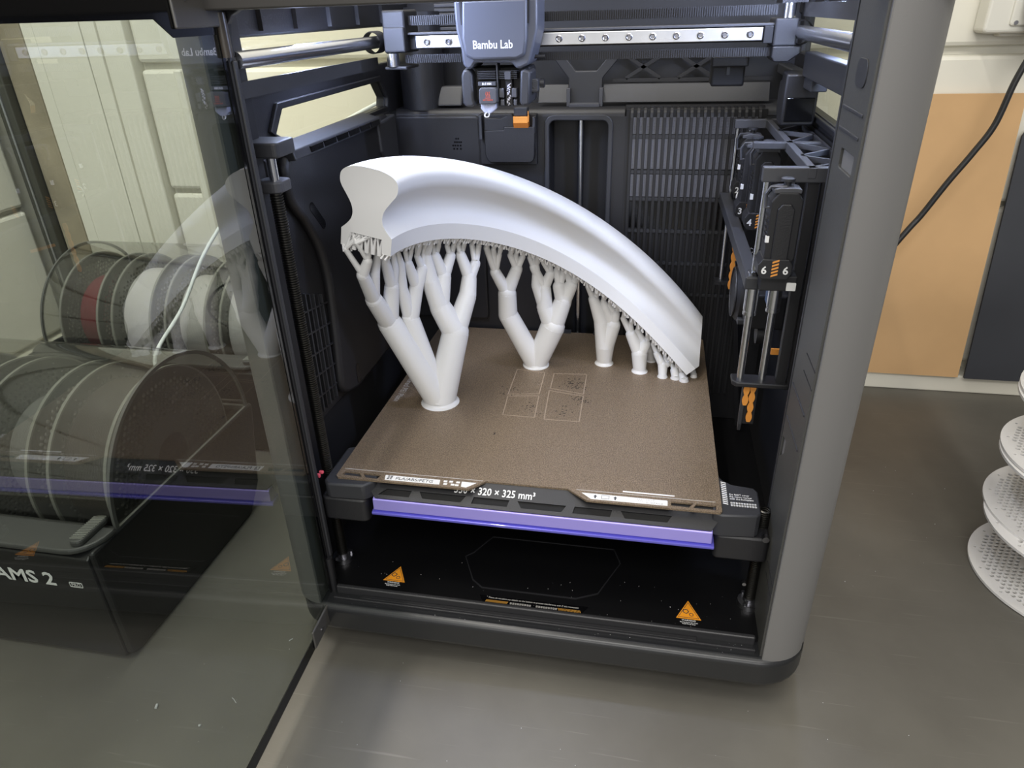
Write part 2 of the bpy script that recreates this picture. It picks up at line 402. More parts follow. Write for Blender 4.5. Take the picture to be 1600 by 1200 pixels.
# ---- columns
def column(sgn, name):
    X = lambda x: CX + sgn*x
    m = M(); x0, x1 = .2022, .2420
    arc = [(x1-.036+.036*math.sin(a*math.pi/20), -.040+.036-.036*math.cos(a*math.pi/20)) for a in range(11)]
    pl = [(x0, -.0395), (x0+.0008, -.040)] + arc + [(x1, .034), (x0, .034)]
    m.prism([(X(a), b) for a, b in pl], 'z', .0525, .5645)
    return ob('column', m, CASE, PR, smooth=30)
cr = column(1, 'r'); 
m = M(); 
arc = [(-.2395+.030-.030*math.sin(a*math.pi/20), -.040+.030-.030*math.cos(a*math.pi/20)) for a in range(11)]
cl = ob('column', M().prism([(-.2075, -.0385), (-.2085, -.040)] + arc + [(-.2395, -.0090), (-.2110, -.0090), (-.2075, -.0120)], 'z', .0525, .5640), CASE, PR, smooth=30)
ob('inner_post', M().box(-.2390, -.2225, -.0090, .034, .0525, .626), BLACKM, PR)
# jambs: black inner faces with catches
def yz(x): return lambda u, v, t: (x+t, u, v)
notch = [rrect(-.0275, .003+.004, .4625, .4745, .0015, 2), [(.024, .2435), (.0105, .247), (.0105, .236), (.024, .224)], rrect(-.026, -.008, .302, .317, .001, 2), rrect(-.0245, .006, .4965+.022, .5335, .006, 4)]
jr = ob('jamb', M().holed([(-.0365, .053), (.030, .053), (.030, .563), (-.0365, .563)], [notch[0], notch[1]], yz(.2030), 0, .0025), mat('jamb_grey', (70, 70, 68), .5, bump=.12, bscale=900), PR, bevel=.0004, seg=1)
ob('jamb_backing', M().box(.2052, .2062, -.036, .0295, .054, .562), BLACKM, jr)
ob('jamb_rib', M().box(.2022, .2034, .0265, .030, .053, .563), DARK, jr, bevel=.0005)
for z in (.332, .318, .1335, .1222): ob('catch_seam', M().box(.2026, .2034, -.036, -.004, z, z+.0007), BLACKM, jr)
for z in (.263, .293, .484, .497): ob('jamb_ridge', M().box(.2022, .2034, -.030, .022, z, z+.0022), DARK, jr, bevel=.0006)
ob('magnet_pad', M().prism(rrect(-.022, .003, .512, .528, .006, 4), 'x', .2022, .2034), DARK, jr, bevel=.0004)
jl = ob('jamb', M().prism(rrect(-.2100, -.2018, -.0200, -.0095, .003, 4), 'z', .053, .536), BLACK, PR, smooth=40)
ob('jamb_strip', M().box(-.2025, -.2000, -.0180, -.0130, .094, .534), DARK, jl, bevel=.001)
# ---- top frame
fr = [(-.239, .626), (.244, .626), (.244, .564), (.20, .564), (-.172, .5635), (-.181, .560), (-.186, .552), (-.1885, .545), (-.209, .545), (-.239, .545)]
tf = ob('top_beam', M().prism([(-.2395, .626), (.2445, .626), (.2445, .5645), (.2045, .5645)] + [(-.2395, .5640)], 'y', -.0395, -.012), mat('front_beam_brown_black', (54, 52, 50), .5), PR, bevel=.001)
ob('opening_corner', M().prism([(-.180, .5655), (-.190, .5640), (-.196, .5610), (-.2000, .5560), (-.2012, .549), (-.2018, .536), (-.2050, .536), (-.2050, .5655)], 'y', -.0170, -.0115), BLACK, tf, bevel=.0006)
tb2 = ob('top_beam', M().box(-.2395, .2445, .44, .474, .565, .626), BLACK, PR)
for sgn in (-1, 1):
    X0, X1 = (-.2395, -.226) if sgn < 0 else (.231, .2445)
    sb = ob('side_beam', M().box(X0, X1, .034, .44, .5465, .626), BLACK, PR, bevel=.0015)
    # ledge and ribs on the inner face
    xi = X1 if sgn < 0 else X0; xo = xi + (.004 if sgn < 0 else -.004)
    ob('beam_ledge', M().box(min(xi, xo), max(xi, xo), .034, .44, .592, .60), DARK, sb)
    for y in (.07, .13, .20, .27, .34): ob('beam_rib', M().box(min(xi, xo), max(xi, xo), y, y+.003, .55, .592), BLACK, sb)
    # side wall with openings for the side glass
    xa, xb = (-.2395, -.229) if sgn < 0 else (.234, .2445)
    outer = [(.034, .0525), (.474, .0525), (.474, .566), (.034, .566)]
    h1 = [(.068, .4735), (.0955, .4615), (.334, .4635), (.337, .473), (.319, .492), (.085, .491)]
    h2 = [(.042, .509), (.40, .509), (.40, .546), (.042, .546)]
    sw = ob('side_wall', M().holed(outer, [h1, h2], (lambda a: lambda u, v, t: (a+t, u, v))(xa), 0, xb-xa), BLACK, PR, bevel=.0012, seg=1)
    ob('side_glass', M().box(xa+.0030, xa+.0055, .036, .42, .455, .552), SIDEG, sw)
    fx0, fx1 = (xb, xb+.004) if sgn < 0 else (xa-.004, xa)
    # raised window surround
    h1o = [(.060, .476), (.090, .4565), (.340, .458), (.343, .476), (.322, .4975), (.078, .4965)]
    ob('window_surround', M().holed(h1o, [h1], (lambda a: lambda u, v, t: (a+t, u, v))(fx0), 0, .004), BLACK, sw, bevel=.0008, seg=1)
ob('back_wall', M().box(-.235, .24, .462, .474, .0525, .566), BLACKM, PR)
ob('inner_liner', M().box(-.229, -.2265, .036, .462, .06, .455), BLACKM, PR)
ob('inner_liner', M().box(.2315, .234, .036, .462, .06, .452), BLACKM, PR)
# ---- motion system
for x in (-.2030, .208):
    ob('guide_rod', M().cyl((x, -.0112 if x < 0 else .032, .5335), (x, .43, .5335), .0058, n=24), STEEL, PR, smooth=60)
ob('drive_belt', M().box(-.2055, -.2035, -.0110, .262, .5085, .5195), DARK, PR)
ob('drive_belt', M().box(.2075, .2095, .034, .26, .5465, .5575), DARK, PR)
ob('belt_guard', M().box(.212, .222, .036, .24, .498, .5185), DARK, PR, bevel=.001)
ob('belt_guard', M().box(.214, .228, .20, .41, .488, .4975), DARK, PR, bevel=.001)
ob('gantry_strip', M().box(-.166, .1845, .2525, .2600, .5395, .5418), MID, PR, bevel=.0006)
gb = ob('gantry_beam', M().box(-.174, .186, .2592, .285, .526, .5415), BLACKM, PR, bevel=.0008)
rl = ob('linear_rail', M().prism([(.2505, .5275), (.2555, .5275), (.2555, .5385), (.2505, .5385)], 'x', -.1573, .1745), RAILM, PR, bevel=.0006)
for x in (-.1455, -.1231, -.0354, -.0130, .0091, .0314, .0536, .0756, .0973, .1192, .1410, .1635):
    ob('rail_screw', M().lathe([(.0033, 0), (.0033, -.0012), (.0024, -.0016), (.0018, -.0012), (.0018, -.0004), (.0, -.0004)], (x, .2506, .5331), 'y', 14), BOLT, rl, smooth=30)
for z0, z1 in ((.548, .5565), (.5138, .5215)):
    bm_ = M().box(-.172, .186, .2575, .2590, z0, z1)
    x = -.171
    while x < .185:
        bm_.box(x, x+.0009, .2565, .2577, z0+.0004, z1-.0004); x += .0021
    ob('toothed_belt', bm_, BLACK, PR)
bl = ob('carriage_block', M().box(-.190, -.166, .247, .29, .5235, .562), BLACK, PR, bevel=.002)
ob('carriage_plate', M().box(-.1885, -.1665, .2435, .25, .5245, .547), DARK, bl, bevel=.0015)
ob('carriage_foot', M().box(-.19, -.167, .244, .285, .5085, .5115), DARK, bl, bevel=.001)
ob('bearing', M().lathe([(.0095, 0), (.0105, .003), (.0105, .02)], (-.2030, .247, .5335), 'y', 24), BLACKM, bl, smooth=40)
ob('idler_pulley', M().cyl((-.1815, .247, .5115), (-.1815, .247, .5235), .0062, n=24), STEEL, bl, smooth=60)
br = ob('carriage_block', M().box(.184, .204, .247, .29, .5225, .5455), DARK, PR, bevel=.0015)
ob('carriage_foot', M().prism([(.184, .5225), (.2085, .5225), (.2085, .516), (.199, .5095), (.187, .5095), (.184, .5135)], 'y', .246, .29), BLACK, br, bevel=.001)
ob('bearing', M().lathe([(.0095, 0), (.0105, .003), (.0105, .02)], (.208, .247, .5335), 'y', 24), BLACKM, br, smooth=40)
ob('idler_pulley', M().cyl((.1955, .252, .5455), (.1955, .252, .5575), .0055, n=24), STEEL, br, smooth=60)
ob('carriage_cap', M().box(.188, .21, .25, .29, .5575, .564), BLACK, br)
ob('rail_end', M().box(.1755, .1835, .2495, .256, .525, .5395), BLACKM, br, bevel=.0006)

# ---- tool head
th = ob('tool_head', M().prism([(-.0997, .5113), (-.1005, .480), (-.0884, .4765), (-.0692, .4765), (-.049, .4770), (-.0364, .4785), (-.0345, .4823), (-.0358, .5114)], 'y', .215, .249), BLACKM, PR, bevel=.002)
OUT = [(-.102, .5680), (-.1017, .5528), (-.1011, .5435), (-.0973, .5275), (-.0962, .5150), (-.0928, .5112), (-.0885, .5113), (-.0845, .5165), (-.05, .5159), (-.0459, .511), (-.0423, .5109), (-.0344, .5141), (-.0326, .5178), (-.0258, .5427), (-.0255, .5680)]
ob('front_cover', M().prism(OUT, 'y', .1985, .243), HEAD, th, bevel=.0025, smooth=30)
ob('front_face', M().prism([(-.0933, .5680), (-.0951, .5372), (-.0924, .5224), (-.0847, .519), (-.044, .5189), (-.0368, .5224), (-.0348, .5359), (-.0342, .5680)], 'y', .1940, .2), HEAD, th, bevel=.0025, smooth=30)
for x in (-.0955, -.0335): ob('cover_seam', M().bar((x, .1975, .5680), (x+(.0008 if x < -.05 else -.0006), .1975, .548), .0016, .002), BLACKM, th)
text('head_lettering', 'Bambu Lab', .0098, (-.0663, .1939, .5284), (math.pi/2, 0, 0), LABELW, th, 'CENTER', sx=.86, bold=.00012)
AL = [(-.0968, .5107), (-.0990, .505), (-.0987, .4815), (-.0961, .4781), (-.0898, .4781), (-.0859, .4803), (-.0881, .4843), (-.0886, .5060), (-.0916, .5111)]
ob('side_arm', M().prism(AL, 'y', .199, .235), DARK, th, bevel=.002, smooth=40)
ob('side_arm', M().prism([(-.0423, .5093), (-.0436, .4806), (-.04, .4785), (-.0344, .4794), (-.033, .5081), (-.0381, .5103)], 'y', .199, .235), DARK, th, bevel=.002, smooth=40)
for x0, x1 in ((-.0842, -.0667), (-.0636, -.0462)):
    for i in range(5): ob('cooling_fin', M().box(x0, x1, .203, .215, .5022+i*.00155, .5022+i*.00155+.0007), DARK, th)
ob('head_divider', M().box(-.0656, -.0643, .202, .215, .482, .5155), DARK, th)
ob('chip', M().box(-.0577, -.0520, .2015, .21, .5015, .5085), MID, th, bevel=.0004)
ob('size_tag', M().box(-.0832, -.0664, .2005, .213, .4966, .5), MID, th)
text('size_lettering', '0.4 HH', .0030, (-.0748, .2003, .4972), (math.pi/2, 0, 0), WHITE, th, 'CENTER', bold=.00008)
sk = ob('heater_sock', M().prism([(-.0819, .4930), (-.0800, .4953), (-.0665, .4953), (-.0646, .4935), (-.0649, .4823), (-.0664, .4808), (-.0818, .4808)], 'y', .196, .212), MID, th, bevel=.001)
for i in (-1, 0, 1):
    ob('heat_mark', M().tube([(-.0733+i*.0016 + .0004*math.sin(k*1.3), .1959, .4872+k*.00075) for k in range(7)], .00025, n=4), REDINK, sk)
ob('heat_mark', M().box(-.0760, -.0706, .1957, .1962, .4861, .4864), REDINK, sk)
text('heat_lettering', 'HOT SURFACE', .0018, (-.0733, .1959, .4838), (math.pi/2, 0, 0), REDINK, sk, 'CENTER', sx=.82)
ob('nozzle', M().prism([(-.0811, .4808), (-.0665, .4808), (-.0666, .4762), (-.0712, .4722), (-.0775, .4723), (-.0811, .4763)], 'y', .199, .212), mat('blotchy_nozzle_sleeve', (165, 168, 186), .4, var=.2, vscale=500), th, bevel=.0008)
ob('filament_curl', M().tube(catmull([(-.0752, .2, .4735), (-.0772, .1975, .4712), (-.0764, .1965, .4694), (-.0742, .198, .4693), (-.0732, .199, .4712), (-.0736, .2, .4738)], 5), .0006, 6), PRINT, th, smooth=60)
h2 = ob('second_hotend', M().box(-.0575, -.0515, .205, .214, .479, .503), BLACKM, th)
for x0, x1, z0, z1 in ((-.0638, -.0592, .4857, .4938), (-.0515, -.0468, .4857, .4938), (-.0625, -.059, .4787, .484), (-.050, -.0468, .4787, .484)):
    ob('clamp', M().box(x0, x1, .203, .214, z0, z1), MID, h2, bevel=.0006)
bt_ = M()
for i in range(26): bt_.sph((-.0545+random.uniform(-.0018, .0018), .2045, .479+i*.00075), random.uniform(.0005, .0011), 6, 4)
st = ob('plastic_residue', bt_, mat('residue', (190, 190, 200), .4), h2); st['kind'] = 'stuff'
kn = ob('cutter_lever', M().prism([(-.0366, .5009), (-.029, .5009), (-.0276, .4996), (-.0276, .4900), (-.029, .4891), (-.0362, .4891)], 'y', .212, .22), DARK, th, bevel=.0012)
ob('lever_knob', M().cyl((-.0272, .222, .4965), (-.0232, .222, .4965), .0042, n=16), BLACK, kn, smooth=40)
for a, b in (((-.0345, .4985), (-.0295, .4985)), ((-.0345, .4915), (-.0295, .4915)), ((-.032, .4985), (-.032, .4945)), ((-.0335, .495), (-.0305, .4925))):
    ob('lever_mark', M().bar((a[0], .2119, a[1]), (b[0], .2119, b[1]), .0004, .0006), MID, kn)
ob('lever_pin', M().cyl((-.036, .222, .5195), (-.0225, .222, .5195), .0018, n=10), BLACK, th, smooth=40)
# ---- rear upper region
uw = ob('upper_liner', M().box(-.23, .235, .425, .432, .45, .565), mat('upper_liner_dark', (30, 31, 35), .5), PR)
for x0, x1 in ((-.0560, -.0205), (.0200, .2070)):
    ob('rear_ledge', M().prism([(.388, .4600), (.394, .4600), (.404, .4790), (.398, .4790)], 'x', x0, x1), DARK, uw, bevel=.0006)
ob('rear_ledge', M().prism([(.372, .4590), (.40, .4590), (.40, .4800), (.384, .4800)], 'x', -.1765, -.1462), DARK, uw, bevel=.002)
ob('rear_ledge_slot', M().box(-.170, -.146, .3765, .379, .4640, .4665), BLACKM, uw)
yb = M().prism([(-.0195, .4555), (.0185, .4555), (.0195, .486), (.036, .505), (.036, .512), (.028, .512), (.012, .494), (-.012, .494), (-.027, .512), (-.036, .512), (-.036, .505), (-.0205, .486)], 'y', .392, .400)
ob('y_bracket', yb, DARK, uw, bevel=.0012)
for x in (-.0195, .0185): ob('bracket_flange', M().box(x-.0022, x+.0022, .384, .40, .4560, .4760), MID, uw, bevel=.0006)
ob('bracket_base', M().box(-.0185, .0175, .380, .40, .4555, .4600), MID, uw, bevel=.0008)
for x0, x1 in ((.045, .085), (.085, .045), (.105, .145), (.145, .105)):
    ob('truss_bar', M().bar((x0, .41, .484), (x1, .41, .508), .004, .004, (0, 1, 0)), BLACK, uw)
ob('truss_bar', M().box(.03, .21, .408, .413, .508, .513), BLACK, uw); ob('truss_bar', M().box(.03, .21, .408, .413, .480, .484), BLACK, uw)
ob('rear_motor_cover', M().cyl((-.198, .39, .455), (-.198, .39, .56), .026, n=28), BLACK, PR, smooth=60)
for i in range(7): ob('cable_chain_link', M().box(-.178, -.146, .392, .402, .535+i*.0048, .5385+i*.0048), MID, PR, bevel=.0006)
cb = ob('camera_module', M().box(.1345, .1690, .285, .31, .5035, .512), BLACK, PR, bevel=.001)
ob('camera_body', M().box(.1357, .168, .30, .335, .484, .5045), BLACKM, cb, bevel=.002)
ob('camera_stem', M().box(.15, .153, .298, .302, .495, .512), MID, cb)
sn = ob('side_sensor', M().prism([(.236, .500), (.262, .5015), (.2625, .494), (.272, .492), (.276, .480), (.272, .466), (.262, .456), (.236, .455)], 'x', .1985, .2285), BLACK, PR, bevel=.002, smooth=40)
ob('sensor_face', M().box(.201, .226, .2335, .2365, .459, .480), BLACKG, sn, bevel=.0008)

# ---- rear housing with recess and vents
def xz(y): return lambda u, v, t: (u, y+t, v)
rec = rrect(-.0388, .0297, .065, .4440, .007, 5)
hs = ob('rear_housing', M().holed([(-.2285, .06), (.2315, .06), (.2315, .4480), (-.2285, .4480)], [rec], xz(.362), 0, .012), BLACK, PR)
ob('recess_back', M().box(-.045, .036, .405, .41, .06, .45), BLACKM, hs)
for x in (-.0412, .0297): ob('recess_side', M().box(x, x+.0024, .374, .406, .06, .447), BLACKM, hs)
ob('recess_frame', M().holed(rrect(-.0445, .0355, .061, .4505, .012, 6), [rec], xz(.3585), 0, .0036), DARK, hs, bevel=.0012)
def roll(x0, x1, zt):    # rounded top edge of a housing block
    m = M(); pr = [(.374, zt-.009)] + [(.371-.009*math.sin(a*math.pi/16)*1.0, zt-.009+.009*math.cos(a*math.pi/16)) for a in range(9)][::-1] + [(.44, zt), (.44, zt-.009)]
    m.prism(pr, 'x', x0, x1); return m
ob('housing_top', roll(-.2285, -.1195, .4565), BLACK, hs, smooth=40)
ob('housing_top', roll(-.1195, .0480, .4560), BLACK, hs, smooth=40)
ob('housing_top', roll(.2010, .2315, .4575), DARK, hs, smooth=40)
ob('housing_top', M().box(.048, .2010, .3735, .44, .440, .4575), BLACK, hs)
ob('housing_bulge', M().prism(rrect(-.2285, -.1215, .19, .4500, .006, 4), 'y', .3575, .363), BLACK, hs, bevel=.003)
for i, (dx, dz) in enumerate([(0, 0), (.0026, .0), (-.0026, .0), (.0052, -.0), (-.005, -.004), (-.0022, -.004), (.001, -.004), (.0043, -.004), (-.0008, .0040), (.0018, .0040), (-.004, -.0078), (.0, -.0078), (.0045, -.0078)]):
    ob('speaker_hole', M().box(-.1508+dx-.0009, -.1508+dx+.0011, .3572, .3577, .4200+dz-.0008, .4200+dz+.0010), BLACKG, hs)
ob('white_speck', M().box(-.2005, -.1955, .38, .3815, .4564, .4572), WHITE, hs)
# purge chute and wiper
ch = ob('purge_chute', M().prism([(-.1125, .4300)]+[(-.1125, .4092), (-.1105, .4030), (-.1070, .3995), (-.0580, .3998), (-.0548, .4030), (-.0538, .4075), (-.0532, .4388), (-.0535, .4395), (-.0890, .4395), (-.0900, .4360), (-.1125, .4350)], 'y', .3415, .366), BLACK, PR, bevel=.0025, smooth=40)
ob('chute_shield', M().prism([(-.1127, .4350), (-.0910, .4350), (-.0890, .4392), (-.0785, .4392), (-.0780, .4500), (-.0800, .4530), (-.0855, .4535), (-.0860, .4510), (-.0935, .4480), (-.1127, .4490)], 'y', .3440, .352), BLACK, ch, bevel=.0006)
ob('chute_back', M().box(-.121, -.0525, .352, .364, .395, .4520), BLACKM, ch, bevel=.001)
for x, z0, z1 in ((-.1175, .425, .452), (-.0545, .432, .450)): ob('chute_rail', M().box(x-.0018, x+.0018, .343, .36, z0, z1), DARK, ch, bevel=.0008)
wp = ob('wiper', M().box(-.0773, -.0603, .338, .35, .4440, .4510), ORANGE, ch, bevel=.0006)
ob('wiper_foot', M().prism([(.338, .4440), (.352, .4440), (.352, .4385), (.3415, .4385)], 'x', -.0773, -.0603), mat('orange_dim', (205, 122, 48), .5), wp)
ob('wiper_cap', M().box(-.0768, -.0608, .340, .352, .4510, .4610), DARK, wp, bevel=.0015)
ob('wiper_clip', M().bar((-.0597, .339, .4570), (-.0597, .339, .4455), .0009, .002), ORANGE, wp)
# centre Z rod
ob('lift_rod', M().cyl((-.0040, .386, .06), (-.0040, .386, .4445), .0042, n=18), STEEL, PR, smooth=60)
# vent panel: ribs with perforated strips between them
vp = ob('vent_panel', M().box(.050, .2035, .3612, .3735, .062, .4550), BLACKM, PR)
for i in range(20):
    x = .0548 + i*.00733
    pr = [(.366, .10), (.3570, .10), (.3570, .4470), (.3584, .4520), (.3630, .4562), (.372, .4568), (.372, .44), (.366, .44)]
    ob('vent_rib', M().prism(pr, 'x', x, x+.0030), BLACK, vp)
for i in range(19):
    x = .0548 + i*.00733 + .0032
    for z0, z1 in ((.3900, .4240), (.3580, .3840), (.4290, .4470)): ob('perforated_strip', M().box(x, x+.0038, .3598, .3616, z0, z1), PERF, vp)
    ob('vent_slot', M().box(x+.0006, x+.0032, .3608, .3616, .3200, .3515), BLACKG, vp)
    for z in (.4245, .3850, .3535, .3150, .275, .235): ob('vent_bridge', M().box(x, x+.0038, .3585, .3616, z, z+.004), DARK, vp)
# ---- left inner housing (auxiliary fan)
lp = ob('fan_housing', M().prism([(.036, .458), (.040, .30), (.045, .205), (.33, .2), (.33, .459)], 'x', -.2275, -.2215), BLACK, PR, bevel=.002)
pts = [(.0560, .4575), (.0500, .4500), (.0520, .4215), (.0727, .3966), (.0894, .3696), (.0965, .3450), (.0975, .3200), (.0935, .2700), (.0890, .2237), (.1006, .2100), (.1258, .2035), (.30, .2035), (.30, .4600)]
sm_ = [tuple(p) for p in catmull(pts[1:10], 4)]
pl_ = [pts[0]] + sm_ + pts[10:]
ob('fan_cover', M().prism(pl_, 'x', -.2225, -.2125), BLACK, lp, bevel=.0045, smooth=50, seg=3)
ld = ob('fan_ledge', M().prism([(-.2265, .4660), (-.2085, .4615), (-.2065, .4540), (-.2105, .4530), (-.2265, .4560)], 'y', .058, .262), DARK, lp, bevel=.001)
for i in range(6):
    y = .088 + i*.0285
    ob('ledge_slot', M().box(-.2082, -.2062, y, y+.0245, .4553, .4602), BLACKG, ld)
def slot(y0, z0, y1, z1, wd):
    d = Vector((y1-y0, z1-z0)); n = Vector((-d.y, d.x)).normalized()*wd/2; d.normalize(); o = []
    for c, s0 in (((y1, z1), 1), ((y0, z0), -1)):
        for k in range(7):
            a = -math.pi/2 + math.pi*k/6
            v = d*math.cos(a)*s0*wd/2 + n*(-math.sin(a))*s0*-1
            o.append((c[0]+v.x, c[1]+v.y))
    return o
for q in ((.0835, .409, .1005, .389, .0085), (.1265, .2280, .1265, .2130, .0075)):
    ob('housing_slot', M().prism(slot(*q), 'x', -.2130, -.2120), BLACKG, lp)
for i in range(6): ob('louvre', M().bar((-.2205, .048+i*.0078, .34-i*.003), (-.2205, .046+i*.0078, .215), .0022, .004, (1, 0, 0)), DARK if i % 2 else BLACK, lp)
for i in range(5): ob('louvre_crossbar', M().bar((-.2195, .045, .322-i*.022), (-.2195, .096, .3135-i*.0215), .0016, .0022, (1, 0, 0)), BLACK, lp)
ob('fan_duct', M().prism([(.26, .455), (.315, .458), (.315, .405), (.285, .40), (.262, .425)], 'x', -.2215, -.2095), DARK, lp, bevel=.002)
# ---- lead screws
def screw(x, y, z1):
    prof = []; z = .062
    while z < z1: prof += [(.0040, z), (.0053, z+.0006), (.0053, z+.0011), (.0040, z+.0017)]; z += .0021
    o = ob('lead_screw', M().lathe(prof, (x, y, 0), 'z', 18), SCREWM, PR, smooth=25)
    ob('screw_flange', M().lathe([(0, .0685), (.006, .0685), (.006, .0645), (.0105, .064), (.0110, .0595)], (x, y, 0), 'z', 28), BOLT, o, smooth=35)
    for a in (.5, 2.2, 4.2): ob('flange_bolt', M().cyl((x+.0085*math.cos(a), y+.0085*math.sin(a), .0635), (x+.0085*math.cos(a), y+.0085*math.sin(a), .0672), .0019, n=8), BOLT, o)
    return o
ls = screw(-.2070, .0175, .437)
ob('screw_cap', M().prism(rrect(-.2235, -.2000, .012, .036, .007, 5), 'z', .4370, .4455), MID, ls, bevel=.0012)
ob('screw_rod', M().cyl((-.2075, .020, .4455), (-.2075, .020, .466), .0038, n=14), STEEL, ls, smooth=50)
ob('top_bearing', M().prism(rrect(-.2290, -.1960, .010, .042, .004, 4), 'z', .4640, .4755), DARK, ls, bevel=.0015)
screw(.1985, .0195, .17)
ob('status_light', M().box(-.2045, -.2010, -.009, -.006, .1805, .1845), PINK, PR, bevel=.001)
ob('status_light', M().box(-.2045, -.2000, -.004, -.001, .1815, .1845), PINK, PR, bevel=.001)

# ---- heated bed
bed = ob('heated_bed', M().box(-.150, .155, .0145, .345, .150, .1755), BLACKM, PR)
# sloping front fascia with slots
A0, A1 = Vector((0, .0135, .1762)), Vector((0, -.0085, .1640)); dd = (A1-A0); L_ = dd.length; dn = dd.normalized(); nn = Vector((0, dn.z, -dn.y)); nn = -nn if nn.z < 0 else nn
fas = lambda u, v, t: tuple(Vector((u, 0, 0)) + A0 + dn*v - nn*t)
sl = []
xs = -.146
for k, wd in enumerate((.030, .044, .033, .044, .033, .044, .030)):
    s = .0035 if k % 2 else -.0
    a, b = xs, xs+wd
    sl.append([(a+(.006 if k == 0 else 0), L_*.60), (b, L_*.60), (b-(.004 if k % 2 else .0015), L_*.86), (a+(.004 if k % 2 else -.0015)+(.0 if k else .0), L_*.86)])
    xs = b + .0075
sl = [s for s in sl if s[1][0] < .1535]
ob('bed_fascia', M().holed([(-.159, 0), (.160, 0), (.160, L_*.55), (.1525, L_), (-.150, L_), (-.159, L_*.55)], sl, fas, 0, .0016), BLACK, bed)
ob('fascia_back', M().holed([(-.150, 0), (.1525, 0), (.1525, L_*.93), (-.150, L_*.93)], [], fas, .0016, .0022), mat('slot_black', (6, 6, 7), .8), bed)
fm = Matrix(((1, 0, 0), (0, -dn.y, nn.y), (0, -dn.z, nn.z))).to_4x4()
text('bed_lettering', '330 × 320 × 325 mm³', .0102, Vector((-.0765, 0, 0)) + A0 + dn*(L_*.50) + nn*.0002, fm, WHITE, bed, 'LEFT', sx=.83, bold=.00012)
bf = ob('blue_front_bar', M().prism([(-.0060, .1628), (-.0084, .1616), (-.0090, .1500), (-.0060, .1486), (.010, .1486), (.010, .1628)], 'x', -.1525, .1540), BLUE, bed, bevel=.0008)
ob('blue_bar_lip', M().prism([(-.0062, .1486), (-.0102, .1476), (-.0100, .1448), (-.0060, .1436), (.010, .1436), (.010, .1486)], 'x', -.1545, .1565), BLUED, bed, bevel=.0008)
for sgn, x0, x1 in ((-1, -.2, -.1595), (1, .1605, .1935)):
    if sgn < 0:
        cb_ = ob('bed_corner', M().prism([(-.1945, -.0100), (-.1600, -.0085), (-.1515, .0005), (-.1515, .03), (-.1875, .056), (-.1995, .051), (-.2, -.004)], 'z', .1590, .1762), DARK, bed, bevel=.002, smooth=30)
        ob('corner_bracket', M().prism(rrect(-.2045, -.1590, -.0090, .045, .006, 4), 'z', .1335, .159), BLACK, bed, bevel=.002, smooth=30)
    else:
        pg = [(.1530, .0005), (.1605, -.0020), (.1890, .0010), (.1930, .0050), (.1935, .036), (.1905, .0415), (.172, .0440), (.1640, .0500), (.1600, .0580), (.1550, .058)]
        cb_ = ob('bed_corner', M().prism(pg, 'z', .1530, .1765), DARK, bed, bevel=.0015, smooth=30)
        ob('corner_bracket', M().prism(rrect(.1570, .2030, .0000, .045, .005, 4), 'z', .1270, .153), BLACK, bed, bevel=.002, smooth=30)
        hz = M()
        for i in range(12):
            y = .0135+i*.0028; hz.prism([(.1622, y+.0012), (.1665, y), (.1665, y+.0012), (.1622, y+.0024)], 'z', .1764, .1767)
        ob('hazard_stripes', hz, WHITE, bed)
        text('corner_lettering', 'Do NOT cover\nthe vision marker\nwith the buildplate', .0031, (.1683, .0276, .17655), (0, 0, 0), WHITE, bed, 'LEFT', sx=.86)
        cm = M()
        for j, n in ((0, 10), (1, 10)):
            for i in range(n):
                x = .1686+i*.0022; y = .0152 - j*.0033
                for a, b, c, d in ((0, .0017, 0, .0004), (0, .0017, .0010, .0013), (0, .0004, 0, .0024), (.0008, .0011, 0, .0024), (.0013, .0017, 0, .0024), (0, .0017, .0021, .0024)):
                    cm.box(x+a, x+b, y+c, y+d, .1764, .1767)
        ob('corner_characters', cm, WHITE, bed)
        ob('corner_screw', M().cyl((.199, -.001, .1535), (.199, .004, .1535), .003, n=10), BOLT, bed)
ob('bed_rear_clip', M().box(-.045, -.01, .352, .362, .172, .1795), DARK, bed)
ob('bed_rear_clip', M().box(.02, .05, .352, .362, .172, .1795), DARK, bed)
ob('panel_screw', M().cyl((.187, -.0035, .1035), (.187, .0, .1035), .0018, n=8), BOLT, PR)

# ---- hotend rack on the right
rk = ob('hotend_rack', M().bar((.2005, .332, .4455), (.2005, .068, .4455), .006, .008), MID, PR, bevel=.0006)
for y, x0, h in ((.326, .166, .009), (.184, .170, .006), (.0735, .1655, .011)):
    ob('rack_arm', M().box(x0, .228, y-.005, y+.003, .4495-h, .4495), MID, rk, bevel=.0008)
tz = [(.326, .2005), (.29, .228), (.25, .2005), (.225, .228), (.184, .2005), (.15, .228), (.12, .2005), (.095, .228), (.0735, .2005)]
for (y0, x0), (y1, x1) in zip(tz[:-1], tz[1:]):
    ob('truss_bar', M().bar((x0, y0, .4475), (x1, y1, .4475), .003, .004), MID, rk)
ob('truss_bar', M().box(.2265, .2295, .0735, .326, .4455, .4495), DARK, rk)
for x, y, z0, z1, r in ((.1705, .0735, .268, .440, .0031), (.1885, .0735, .268, .440, .0031), (.1705, .326, .27, .441, .0027), (.184, .326, .37, .441, .0024)):
    ob('rack_rod', M().cyl((x, y, z0), (x, y, z1), r, n=14), STEEL, rk, smooth=60)
for x, z0, z1 in ((.1705, .3295, .367), (.1885, .333, .356)):
    ob('linear_bushing', M().lathe([(.003, z0), (.0055, z0), (.0055, z0+.003), (.0051, z0+.0032), (.0051, z0+.0042), (.0055, z0+.0044), (.0055, z1), (.003, z1)], (x, .0735, 0), 'z', 20), STEEL, rk, smooth=40)
